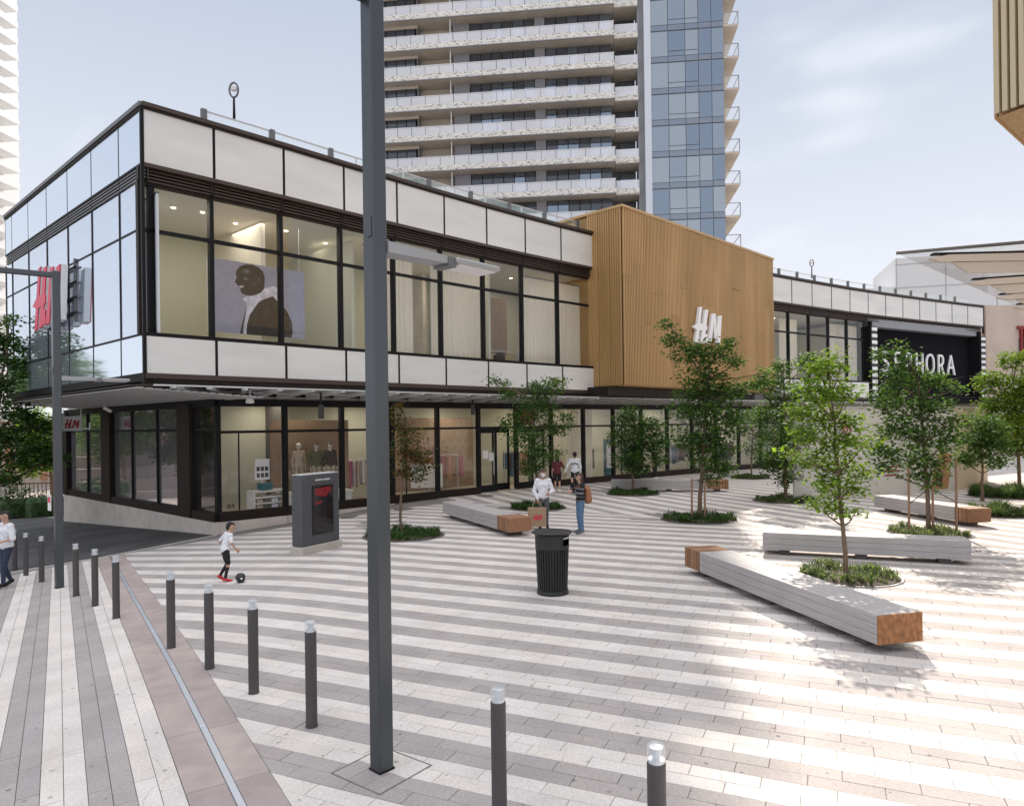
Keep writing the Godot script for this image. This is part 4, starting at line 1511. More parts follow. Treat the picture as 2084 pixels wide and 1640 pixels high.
func bollard_mesh() -> Array:
	var body := MB.new()
	body.lathe(Transform3D(), [[0.0, 0.0], [0.062, 0.0], [0.062, 0.008], [0.057, 0.01], [0.057, 0.945], [0.052, 0.952], [0.0, 0.952]], 24)
	var ring := MB.new()
	ring.lathe(Transform3D(), [[0.0, 0.952], [0.050, 0.952], [0.050, 0.972], [0.0, 0.972]], 20)
	var cap := MB.new()
	cap.lathe(Transform3D(), [[0.054, 0.972], [0.054, 1.052], [0.046, 1.06], [0.0, 1.06]], 20)
	var core := MB.new()
	core.lathe(Transform3D(), [[0.0, 0.972], [0.020, 0.972], [0.042, 1.045], [0.0, 1.05]], 16)
	return [body.mesh(), ring.mesh(), cap.mesh(), core.mesh()]

func make_bollards() -> void:
	var ms := bollard_mesh()
	var proto := thing("bollard", "slim dark bollard with a clear cap on the walkway side of the pink band", "bollard", Transform3D(), "bollards along the walkway")
	part("post", ms[0], M.bollard, proto)
	part("ring", ms[1], M.steel, proto)
	var cap := part("cap", ms[2], M.acrylic, proto)
	part("reflector", ms[3], M.steel, cap)
	var spots := []
	for p in [[29, 1160], [52, 1171], [84, 1184], [154, 1213], [193, 1233], [236, 1258], [348, 1318], [426, 1360], [516, 1410], [634, 1478]]:
		spots.append(on_ground(p[0], p[1]))
	spots.append(P(-0.13, 5.24)); spots.append(P(0.845, 4.27))
	for k in spots.size():
		var o := proto
		if k > 0:
			o = proto.duplicate()
			o.name = numbered("bollard")
			add_child(o)
		o.position = spots[k]
		o.rotation.y = k * 0.7
		if k >= 10:
			o.set_meta("label", "slim dark bollard with a clear cap out on the striped plaza")
		elif k >= 6:
			o.set_meta("label", "slim dark bollard with a clear cap on the plaza side of the pink band")

func make_bin() -> void:
	var o := thing("litter_bin", "round black slatted metal litter bin with a wide lid", "litter bin", Transform3D(Basis(), on_ground(1125, 1207)))
	var base := MB.new()
	base.lathe(Transform3D(), [[0.0, 0.0], [0.275, 0.0], [0.285, 0.03], [0.275, 0.075], [0.245, 0.09], [0.0, 0.09]], 40)
	part("base", base.mesh(), M.bin, o)
	var inner := MB.new()
	inner.lathe(Transform3D(), [[0.215, 0.05], [0.24, 0.80]], 32)
	part("liner", inner.mesh(), M.black, o)
	for k in 36:
		var a := TAU * k / 36.0
		var mb := MB.new()
		var out := Vector3(cos(a), 0, sin(a))
		var side := Vector3(-sin(a), 0, cos(a))
		var p0 := out * 0.255 + Vector3.UP * 0.085
		var p1 := out * 0.285 + Vector3.UP * 0.82
		for s in [[p0, p1]]:
			var w0 := side * 0.014
			var d := out * 0.010
			mb.quad(p0 - w0 + d, p0 + w0 + d, p1 + w0 + d, p1 - w0 + d, out)
			mb.quad(p0 - w0 + d, p0 - w0 - d, p1 - w0 - d, p1 - w0 + d, -side)
			mb.quad(p0 + w0 + d, p0 + w0 - d, p1 + w0 - d, p1 + w0 + d, side)
			mb.quad(p0 - w0 - d, p0 + w0 - d, p1 + w0 - d, p1 - w0 - d, -out)
		part("slat", mb.mesh(), M.bin, o)
	var band := MB.new()
	band.lathe(Transform3D(), [[0.245, 0.80], [0.298, 0.80], [0.302, 0.82], [0.300, 0.865], [0.25, 0.865]], 40)
	part("lower_band", band.mesh(), M.bin, o)
	# collar with an opening to the right
	var col := MB.new()
	var seg := 40
	for k in seg:
		var a := TAU * k / seg
		var b := TAU * (k + 1) / seg
		var mid := (a + b) * 0.5
		if absf(wrapf(mid - 0.62, -PI, PI)) < 0.36:
			continue
		for r in [0.300, 0.28]:
			var va := Vector3(cos(a), 0, sin(a))
			var vb := Vector3(cos(b), 0, sin(b))
			var s := 1.0 if r > 0.29 else -1.0
			col.tri3(va * r + Vector3.UP * 0.865, vb * r + Vector3.UP * 0.865, vb * (r + 0.006) + Vector3.UP * 1.045, va * s, vb * s, vb * s)
			col.tri3(va * r + Vector3.UP * 0.865, vb * (r + 0.006) + Vector3.UP * 1.045, va * (r + 0.006) + Vector3.UP * 1.045, va * s, vb * s, va * s)
	part("collar", col.mesh(), M.bin, o)
	var dk := MB.new()
	dk.lathe(Transform3D(), [[0.22, 0.83], [0.22, 1.04]], 24)
	part("chute", dk.mesh(), M.black, o)
	var lid := MB.new()
	lid.lathe(Transform3D(), [[0.0, 1.04], [0.30, 1.04], [0.362, 1.078], [0.368, 1.092], [0.355, 1.098], [0.30, 1.088], [0.0, 1.10]], 48)
	part("lid", lid.mesh(), M.bin, o)
	var pl := MB.new()
	pl.box(Transform3D(Basis(Vector3.UP, -0.62), Vector3(cos(0.62) * 0.29, 1.0, sin(0.62) * 0.29)), Vector3(0.02, 0.03, 0.16))
	part("plate", pl.mesh(), M.steel, o)

func bench(label: String, p: Vector3, q: Vector3, ends: Array, grp: String) -> void:
	# p, q: the two top corners of the long side that faces the photographer, left and right; 0.66 wide behind it
	var y := gh(p.x)
	var t := frame(Vector3(p.x, 0, p.z), Vector3(q.x, 0, q.z), y)
	var L := Vector2(q.x - p.x, q.z - p.z).length()
	var o := thing("bench", label, "bench", t, grp)
	var w := 0.68
	var zc := -w * 0.5
	var x0 := 0.0
	var x1 := L
	# timber blocks at the ends made of upright boards
	for e in 2:
		if ends[e] <= 0.0:
			continue
		var a := 0.0 if e == 0 else L - float(ends[e])
		var n := int(round(float(ends[e]) / 0.125))
		for k in n:
			var mb := MB.new()
			mb.cbox(Transform3D(), Vector3(float(ends[e]) / n - 0.016, 0.385, w), 0.008)
			part("end_board", mb.mesh(), [M.bench_wood, M.bench_wood_b, M.bench_wood_c][(k * 7 + e) % 3], o, Transform3D(Basis(), Vector3(a + (k + 0.5) * float(ends[e]) / n, 0.311, zc)))
		if e == 0:
			x0 = ends[e]
		else:
			x1 = L - float(ends[e])
	# long grey timbers: five laid side by side, two courses
	for i in 5:
		for c in 3:
			var mb := MB.new()
			mb.cbox(Transform3D(), Vector3(x1 - x0 - 0.006, 0.124, w / 5.0 - 0.006), 0.005)
			part("beam", mb.mesh(), M.bench_grey, o, Transform3D(Basis(), Vector3((x0 + x1) * 0.5, 0.182 + c * 0.128, -w / 10.0 - i * w / 5.0)))
	for e in 2:
		if ends[e] < 0.0:
			var mb := MB.new()
			mb.cbox(Transform3D(), Vector3(0.03, 0.375, w - 0.01), 0.004)
			part("end_plate", mb.mesh(), M.bench_end, o, Transform3D(Basis(), Vector3((-0.012 if e == 0 else L + 0.012), 0.311, zc)))
	for x in [0.45, L * 0.5, L - 0.45]:
		var mb := MB.new()
		mb.box(Transform3D(), Vector3(0.22, 0.122, w - 0.24))
		part("foot", mb.mesh(), M.bench_foot, o, Transform3D(Basis(), Vector3(x, 0.060, zc)))

func make_benches() -> void:
	var g := "timber benches on the plaza"
	bench("long weathered grey timber bench with a rusty brown end face", P(3.43, 14.2), P(4.63, 9.04), [0.62, -1.0], g)
	bench("grey timber bench lying behind the sunlit young tree's planting bed", P(5.6, 15.9), P(9.3, 14.35), [0.0, 0.0], g)
	bench("grey timber bench with brown boarded end behind the litter bin", P(-2.32, 23.2), P(-0.11, 18.8), [0.0, 0.75], g)
	bench("grey timber bench with brown boarded end close to the shop windows", P(4.3, 30.9), P(9.2, 30.1), [0.0, 0.9], g)
	bench("sunlit pale timber bench with brown boarded end in front of the hoarding", P(11.95, 23.4), P(12.6, 19.5), [0.0, 0.55], g)

func make_kiosk() -> void:
	var a := Vector2(-5.0, 16.75)
	var d := Vector2(0.49, 0.872)
	var t := frame(v3(a), v3(a + d), gh(a.x) - 0.03)
	var o := thing("screen_kiosk", "dark grey upright information screen kiosk on a concrete base", "kiosk", t)
	var mb := MB.new()
	mb.cbox(Transform3D(Basis(), Vector3(0.66, 0.11, -0.21)), Vector3(1.34, 0.24, 0.44), 0.01)
	part("base", mb.mesh(), M.concrete, o)
	var bd := MB.new()
	bd.cbox(Transform3D(Basis(), Vector3(0.66, 1.09, -0.21)), Vector3(1.26, 1.70, 0.34), 0.012)
	part("body", bd.mesh(), M.kiosk, o)
	bx("screen_frame", M.black, o, Transform3D(), Vector3(0.72, 1.07, -0.038), Vector3(0.72, 1.20, 0.012))
	var sc := bx("screen", M.screen, o, Transform3D(), Vector3(0.72, 1.07, -0.030), Vector3(0.68, 1.15, 0.010))
	var pr := MB.new()
	pr.prism(Transform3D(Basis(), Vector3(0.72, 1.07, -0.024)), PackedVector2Array([Vector2(-0.28, 0.36), Vector2(0.10, 0.30), Vector2(0.30, 0.50), Vector2(0.18, 0.55), Vector2(-0.25, 0.52)]), 0.002)
	pr.prism(Transform3D(Basis(), Vector3(0.72, 1.07, -0.024)), PackedVector2Array([Vector2(-0.28, 0.12), Vector2(-0.05, 0.16), Vector2(-0.02, 0.22), Vector2(-0.26, 0.20)]), 0.002)
	part("screen_print", pr.mesh(), M.screen_red, o)
	for k in 9:
		bx("header_mark", M.lamp_face, o, Transform3D(), Vector3(0.50 + k * 0.055, 1.80, -0.036), Vector3(0.035 if k != 4 else 0.012, 0.035, 0.006))
	bx("top_trim", M.silver, o, Transform3D(), Vector3(0.66, 1.948, -0.21), Vector3(1.24, 0.016, 0.32))

func make_hoarding() -> void:
	# temporary shop hoarding with printed panels
	var a := Vector2(10.6, 26.6)
	var c := Vector2(18.3, 29.2)
	var e := Vector2(22.6, 33.6)
	var o := thing("shop_hoarding", "tall pale printed hoarding around a shop front being refitted", "hoarding")
	var t := frame(v3(a), v3(c))
	var W := a.distance_to(c)
	for k in 6:
		bx("panel", M.hoarding, o, t, Vector3((k + 0.5) * W / 6.0, 1.72, -0.05), Vector3(W / 6.0 - 0.006, 3.44, 0.08))
	bx("capping", M.silver, o, t, Vector3(W * 0.5, 3.48, -0.05), Vector3(W + 0.04, 0.07, 0.14))
	var t2 := frame(v3(c), v3(e))
	var W2 := c.distance_to(e)
	for k in 5:
		bx("panel", M.hoarding_b, o, t2, Vector3((k + 0.5) * W2 / 5.0, 1.72, -0.05), Vector3(W2 / 5.0 - 0.006, 3.44, 0.08))
	bx("capping", M.silver, o, t2, Vector3(W2 * 0.5, 3.48, -0.05), Vector3(W2 + 0.04, 0.07, 0.14))
	# printed picture and lines of text
	var pr := MB.new()
	pr.prism(t.translated_local(Vector3(0, 0, -0.008)), PackedVector2Array([Vector2(6.75, 0.12), Vector2(7.7, 0.12), Vector2(7.95, 1.5), Vector2(7.3, 1.75), Vector2(6.95, 1.0)]), 0.004)
	part("print", pr.mesh(), M.orange, o)
	var pd := MB.new()
	pd.prism(t.translated_local(Vector3(0, 0, -0.003)), PackedVector2Array([Vector2(6.95, 0.3), Vector2(7.35, 0.2), Vector2(7.45, 0.8), Vector2(7.15, 1.0)]), 0.003)
	part("print", pd.mesh(), M.hair_brown, o)
	for k in 3:
		bx("text_line", M.red_louvre, o, t, Vector3(4.75, 1.12 - k * 0.17, -0.006), Vector3(0.95 - 0.12 * k, 0.06, 0.006))
	var f := SystemFont.new()
	f.font_names = PackedStringArray(["Droid Sans"])
	var tm := TextMesh.new()
	tm.text = "er"
	tm.font = f
	tm.font_size = 64
	tm.pixel_size = 0.0105
	tm.depth = 0.01
	part("letters", tm, M.red, o, t * Transform3D(Basis(), Vector3(2.55, 2.75, 0.0)))

func make_signs() -> void:
	# large red letters on the street side, standing off on a frame
	var p := FRONT[0] + SIDE_D * 14.5
	var t := frame(v3(p), v3(FRONT[0]))
	var s := thing("street_sign", "large red slanted shop logo letters on the blue glass street side", "sign", t * Transform3D(Basis(), Vector3(5.3, 6.55, 0.42)))
	logo_parts(s, M.red, 2.2, 0.03)
	var bk := Node3D.new()
	for k in LOGO.size():
		var poly := PackedVector2Array()
		for q in LOGO[k]:
			poly.append(Vector2((q[0] - 954) * 1.42 * 2.2 / 300.0, (1166 - q[1]) * 2.2 / 300.0))
		var mb := MB.new()
		mb.prism(Transform3D(Basis(), Vector3(0, 0, -0.205 + 0.002 * k)), poly, 0.2)
		part("letter_side", mb.mesh(), M.sign_white, s)
	for k in 4:
		bx("frame_bar", M.dark, s, Transform3D(), Vector3(1.75, 0.35 + k * 0.5, -0.36), Vector3(3.5, 0.06, 0.06))
	for k in 3:
		bx("frame_post", M.silver_dark, s, Transform3D(), Vector3(0.3 + k * 1.5, 1.1, -0.40), Vector3(0.08, 2.1, 0.06))
	# small hanging box sign under the overhang
	var c := at_depth(146, 862, 29.5)
	var hs := thing("hanging_sign", "small white box sign with dark red logo hung under the overhang", "sign", Transform3D(Basis(Vector3.UP, deg_to_rad(12.0)), c))
	bx("box", M.sign_white, hs, Transform3D(), Vector3(0, 0, 0), Vector3(0.74, 0.62, 0.12))
	var lg := Node3D.new()
	lg.name = "logo"
	hs.add_child(lg)
	lg.transform = Transform3D(Basis(), Vector3(-0.30, -0.20, 0.062))
	logo_parts(lg, M.logo_red, 0.40, 0.006, true)
	for x in [-0.34, 0.34]:
		bx("hanger", M.steel, hs, Transform3D(), Vector3(x, 0.44, 0), Vector3(0.025, 0.34, 0.025))
	bx("bracket", M.steel, hs, Transform3D(), Vector3(0.52, -0.22, 0), Vector3(0.3, 0.04, 0.04))
	bx("bracket", M.steel, hs, Transform3D(), Vector3(0.66, -0.12, 0), Vector3(0.04, 0.3, 0.04))
	# red logo over the doors
	var gl2 := offset_run(CURVE, 1.7)
	var dp := at_depth(1058, 862, 33.4)
	var ds := thing("door_sign", "small red shop logo over the entrance doors", "sign", Transform3D(frame(v3(gl2[7]), v3(gl2[8])).basis, dp))
	logo_parts(ds, M.red, 0.62, 0.05, true)
	bx("back_plate", M.sign_black, ds, Transform3D(), Vector3(0.47, 0.31, -0.03), Vector3(1.1, 0.75, 0.05))
	# fixtures hung from the canopy
	var j := 0
	for f in [[653, 838, 22.6], [962, 833, 29.5]]:
		var q := at_depth(f[0], f[1], f[2])
		var o := thing("hanging_speaker", ["long black speaker hung from the canopy near the kiosk", "long black speaker hung from the canopy near the shop doors"][j], "speaker", Transform3D(Basis(), q), "speakers under the canopy")
		var mb := MB.new()
		mb.cbox(Transform3D(Basis(), Vector3.ZERO), Vector3(0.16, 0.44, 0.14), 0.02)
		part("case", mb.mesh(), M.black, o)
		var st := MB.new()
		st.tube(Vector3(0, 0.2, 0), Vector3(0, 0.62, 0), 0.035, 0.035, 8)
		part("stem", st.mesh(), M.dark, o)
		j += 1
	var lq := at_depth(508, 812, 22.0)
	var lo := thing("canopy_lamp", "white bell shaped lamp hung under the glass canopy", "lamp", Transform3D(Basis(), lq))
	var lm := MB.new()
	lm.lathe(Transform3D(), [[0.0, -0.14], [0.12, -0.13], [0.125, -0.06], [0.06, 0.10], [0.03, 0.14], [0.0, 0.14]], 20)
	part("shade", lm.mesh(), M.white, lo)
	var ls := MB.new()
	ls.tube(Vector3(0, 0.12, 0), Vector3(0, 0.4, 0), 0.02, 0.02, 8)
	part("stem", ls.mesh(), M.steel, lo)
	# camera on the street side
	var cq := at_depth(219, 833, 27.4)
	var co := thing("security_camera", "small white camera under the overhang on the street side", "camera", Transform3D(Basis(Vector3.UP, 0.5), cq))
	var cm := MB.new()
	cm.tube(Vector3(-0.14, 0.07, 0), Vector3(0.12, -0.09, 0.05), 0.07, 0.06, 12)
	part("case", cm.mesh(), M.white, co)
	var cs := MB.new()
	cs.tube(Vector3(-0.1, 0.05, 0), Vector3(-0.14, 0.3, 0), 0.02, 0.02, 6)
	part("bracket", cs.mesh(), M.white, co)
	# round lamps on the roof
	j = 0
	for f in [[476, 241, 21.2, 1.05], [1653, 566, 47.0, 1.3]]:
		var q := at_depth(f[0], f[1], f[2])
		var o := thing("roof_lamp", ["round lamp on a short dark pole on the front roof edge", "round lamp on a short dark pole on the wing's roof edge"][j], "lamp", Transform3D(Basis(), q), "roof terrace lamps")
		var mb := MB.new()
		mb.tube(Vector3.ZERO, Vector3(0, f[3] * 0.62, 0), 0.045, 0.03, 8)
		part("pole", mb.mesh(), M.dark, o)
		var rg := MB.new()
		var n := 24
		for k in n:
			var a := TAU * k / n
			var b := TAU * (k + 1) / n
			rg.tube(Vector3(cos(a) * 0.13, f[3] * 0.62 + 0.2 + sin(a) * 0.22, 0), Vector3(cos(b) * 0.13, f[3] * 0.62 + 0.2 + sin(b) * 0.22, 0), 0.03, 0.03, 6, false)
		part("ring", rg.mesh(), M.silver_dark, o)
		var gb := MB.new()
		gb.lathe(Transform3D(Basis(), Vector3(0, f[3] * 0.62 + 0.24, 0)), [[0.0, -0.1], [0.08, -0.05], [0.09, 0.03], [0.0, 0.1]], 12)
		part("globe", gb.mesh(), M.lamp_face, o)
		j += 1
	# notices
	var wt := frame(v3(gl2[9]), v3(gl2[10]))
	var tq := at_depth(1239, 932, 37.3)
	var ps := thing("window_poster", "teal framed poster standing behind the shop glass", "poster", Transform3D(wt.basis, tq))
	bx("frame", M.teal, ps, Transform3D(), Vector3(0, 0, 0), Vector3(0.74, 1.95, 0.06))
	bx("sheet", M.sticker, ps, Transform3D(), Vector3(0.02, 0.1, 0.034), Vector3(0.46, 1.25, 0.01))
	var nq := at_depth(988, 925, 31.0)
	var no := thing("door_notice", "white paper notices stuck to the shop door glass", "notice", Transform3D(wt.basis, nq))
	bx("sheet", M.sticker, no, Transform3D(), Vector3(0, 0, 0), Vector3(0.30, 0.36, 0.008))
	bx("sheet", M.sticker, no, Transform3D(), Vector3(0.42, -0.12, -0.1), Vector3(0.26, 0.36, 0.008))
	var sq := at_depth(459, 1035, 22.95)
	var so := thing("window_sticker", "small dark shop logo sticker low on the corner window", "sticker", Transform3D(frame(v3(SHOP_CORNER), v3(gl2[2])).basis, sq))
	so.translate_object_local(Vector3(0, 0, 0.05))
	logo_parts(so, M.hair_brown, 0.17, 0.003, true)
	# street sign plate on the far lamp post
	var zq := at_depth(105, 1022, 15.6)
	var zo := thing("pole_plate", "narrow white sign plate strapped to the lamp post by the street", "sign", Transform3D(Basis(Vector3.UP, 0.9), zq))
	bx("plate", M.sticker, zo, Transform3D(), Vector3(-0.05, 0, 0), Vector3(0.012, 0.36, 0.18))
	bx("symbol", M.red, zo, Transform3D(), Vector3(-0.058, 0.06, 0), Vector3(0.006, 0.12, 0.12))

# ------------------------------------------------------------------ plants
func leaf(mb: MB, p: Vector3, size: float, c: Color) -> void:
	var d := Vector3(rng.randf_range(-1, 1), rng.randf_range(-0.55, 0.35), rng.randf_range(-1, 1)).normalized()
	var up := Vector3(rng.randf_range(-0.7, 0.7), 1.0, rng.randf_range(-0.7, 0.7)).normalized()
	var s := d.cross(up).normalized()
	var n := s.cross(d).normalized()
	if n.y < 0.0:
		n = -n
	mb.col = c
	var w := size * rng.randf_range(0.40, 0.55)
	var m := p + d * size * 0.55
	var l := m + s * w + n * size * 0.10
	var r := m - s * w + n * size * 0.10
	var e := p + d * size
	mb.tri3(p, l, e, n, (n - s * 0.3).normalized(), n)
	mb.tri3(p, e, r, n, n, (n + s * 0.3).normalized())

func crown(blobs: Array, z: float, per: float, size: float, tones: Array, sd: int, mb: MB, spread := 0.75) -> Array:
	# blobs: photo ellipses [px, py, rx, ry]; leaves sit in twig-end clusters through their volume
	rng.seed = sd
	var mids := []
	for b in blobs:
		var k := z / FOCAL
		var c := at_depth(b[0], b[1], z)
		var rx: float = b[2] * k
		var ry: float = b[3] * k
		var rz := rx * spread
		c.z += rng.randf_range(-0.5, 0.5) * rx
		mids.append(c)
		var n := int(per * rx * ry * 13.5)
		for i in n:
			var d := Vector3(rng.randfn(), rng.randfn(), rng.randfn()).normalized()
			var r := pow(rng.randf(), 0.45) * (1.0 + 0.22 * rng.randf())
			var q := c + Vector3(d.x * rx, d.y * ry, d.z * rz) * r
			var tone: Color = tones[rng.randi() % tones.size()]
			for j in rng.randi_range(5, 9):
				var v := tone * rng.randf_range(0.72, 1.28)
				v.a = 1.0
				leaf(mb, q + Vector3(rng.randfn(), rng.randfn() * 0.5, rng.randfn()) * size * 1.15, size * rng.randf_range(0.7, 1.2), v)
	return mids

func tree(called: String, label: String, base: Vector3, blobs: Array, tones: Array, o: Dictionary, group := "young trees on the plaza") -> void:
	var z: float = -base.z
	var t := thing(called, label, "tree", Transform3D(Basis(), base), group)
	var sd: int = o.get("seed", 1)
	var mb := MB.new()
	var mids := crown(blobs, z, o.get("per", 34.0), o.get("leaf", 0.085), tones, sd, mb, o.get("spread", 0.75))
	var top := -1e9
	var mean := Vector3.ZERO
	for m in mids:
		mean += m / mids.size()
		top = maxf(top, m.y)
	var inv := Transform3D(Basis(), -base)
	# trunk: a gently bent taper from the bed to near the top
	var r0: float = o.get("r", 0.05)
	var lean: Vector3 = o.get("lean", Vector3.ZERO)
	var pts := [Vector3.ZERO]
	var n := 8
	for i in range(1, n + 1):
		var u := float(i) / n
		var target := Vector3(mean.x - base.x, 0, mean.z - base.z) * u * u
		pts.append(Vector3(target.x, (top - base.y) * u * 0.96, target.z) + lean * sin(u * PI) + Vector3(rng.randf_range(-1, 1), 0, rng.randf_range(-1, 1)) * 0.025)
	var tr := MB.new()
	for i in n:
		tr.tube(pts[i], pts[i + 1], r0 * (1.0 - 0.85 * i / n), r0 * (1.0 - 0.85 * (i + 1.0) / n), 9, false)
	# root flare
	tr.tube(Vector3(0, -0.05, 0), Vector3(0, 0.12, 0), r0 * 1.5, r0 * 1.02, 9, false)
	part("trunk", tr.mesh(), M.bark, t)
	for m in mids:
		var q: Vector3 = m - base
		var best := 0
		for i in range(2, n):
			if pts[i].y < q.y - 0.15:
				best = i
		if best == 0:
			best = 2
		var lm := MB.new()
		var a: Vector3 = pts[best]
		var mid := a.lerp(q, 0.5) + Vector3(0, -0.06, 0)
		var rr := r0 * 0.42
		lm.tube(a, mid, rr, rr * 0.7, 6, false)
		lm.tube(mid, q, rr * 0.7, rr * 0.25, 6, false)
		for i in 4:
			var e := q + Vector3(rng.randfn(), rng.randfn() * 0.6, rng.randfn()) * 0.22
			lm.tube(mid.lerp(q, 0.6 + 0.1 * i), e, rr * 0.3, rr * 0.1, 5, false)
		part("limb", lm.mesh(), M.bark, t)
	part("crown", mb.mesh(), M.leaf, t, inv)
	var st: Array = o.get("stakes", [])
	for s in st:
		var sm := MB.new()
		var h: float = s[2]
		sm.tube(Vector3(s[0], -0.05, s[1]), Vector3(s[0] + 0.01, h, s[1]), 0.032, 0.03, 9)
		part("stake", sm.mesh(), M.stake, t)
		var ti := MB.new()
		var from := Vector3(s[0], h * s[3], s[1])
		var to: Vector3 = Vector3(0, h * s[4], 0)
		ti.tube(from, to, 0.012, 0.012, 6)
		part("tie", ti.mesh(), M.strap, t)

func bed(called: String, label: String, at: Vector3, r: float, sd: int, tall := 0.30, n := 620, pale := 0.0) -> void:
	var o := thing(called, label, "planting bed", Transform3D(Basis(), at), "round planting beds")
	rng.seed = sd
	var k := MB.new()
	k.lathe(Transform3D(), [[r - 0.03, -0.05], [r + 0.035, -0.05], [r + 0.035, 0.012], [r + 0.02, 0.018], [r - 0.02, 0.018], [r - 0.03, 0.0]], 48)
	part("kerb_ring", k.mesh(), M.silver_dark, o)
	var s := MB.new()
	s.lathe(Transform3D(), [[0.0, 0.0], [r - 0.03, 0.0], [r - 0.035, 0.03], [r * 0.5, 0.05], [0.0, 0.06]], 32)
	part("soil", s.mesh(), M.soil, o)
	var mb := MB.new()
	for i in n:
		var a := rng.randf() * TAU
		var q := Vector3(cos(a), 0, sin(a)) * sqrt(rng.randf()) * (r - 0.06)
		var cluster := rng.randi_range(4, 7)
		for j in cluster:
			var dir := Vector3(rng.randfn(), 0, rng.randfn()).normalized()
			var h := tall * rng.randf_range(0.55, 1.15) * (0.75 + 0.45 * sin(q.x * 5.0 + sd) * cos(q.z * 4.0))
			var w := rng.randf_range(0.005, 0.009)
			var side := dir.cross(Vector3.UP) * w
			var bend := dir * h * rng.randf_range(0.35, 1.05)
			var t := rng.randf_range(0.7, 1.35)
			mb.col = Color(0.07 * t, 0.13 * t, 0.045 * t).lerp(Color(0.30 * t, 0.32 * t, 0.20 * t), pale * rng.randf())
			var p0 := q + Vector3(0, 0.03, 0)
			var p1 := q + bend * 0.35 + Vector3.UP * h * 0.7
			var p2 := q + bend + Vector3.UP * h * rng.randf_range(0.5, 0.95)
			var nn := (Vector3.UP * 0.6 - dir * 0.5 + dir.cross(Vector3.UP) * 0.2).normalized()
			mb.tri(p0 - side, p0 + side, p1 + side, nn)
			mb.tri(p0 - side, p1 + side, p1 - side, nn)
			mb.tri(p1 - side, p1 + side, p2, nn)
	part("grass_blades", mb.mesh(), M.leaf, o).set_meta("kind", "stuff")

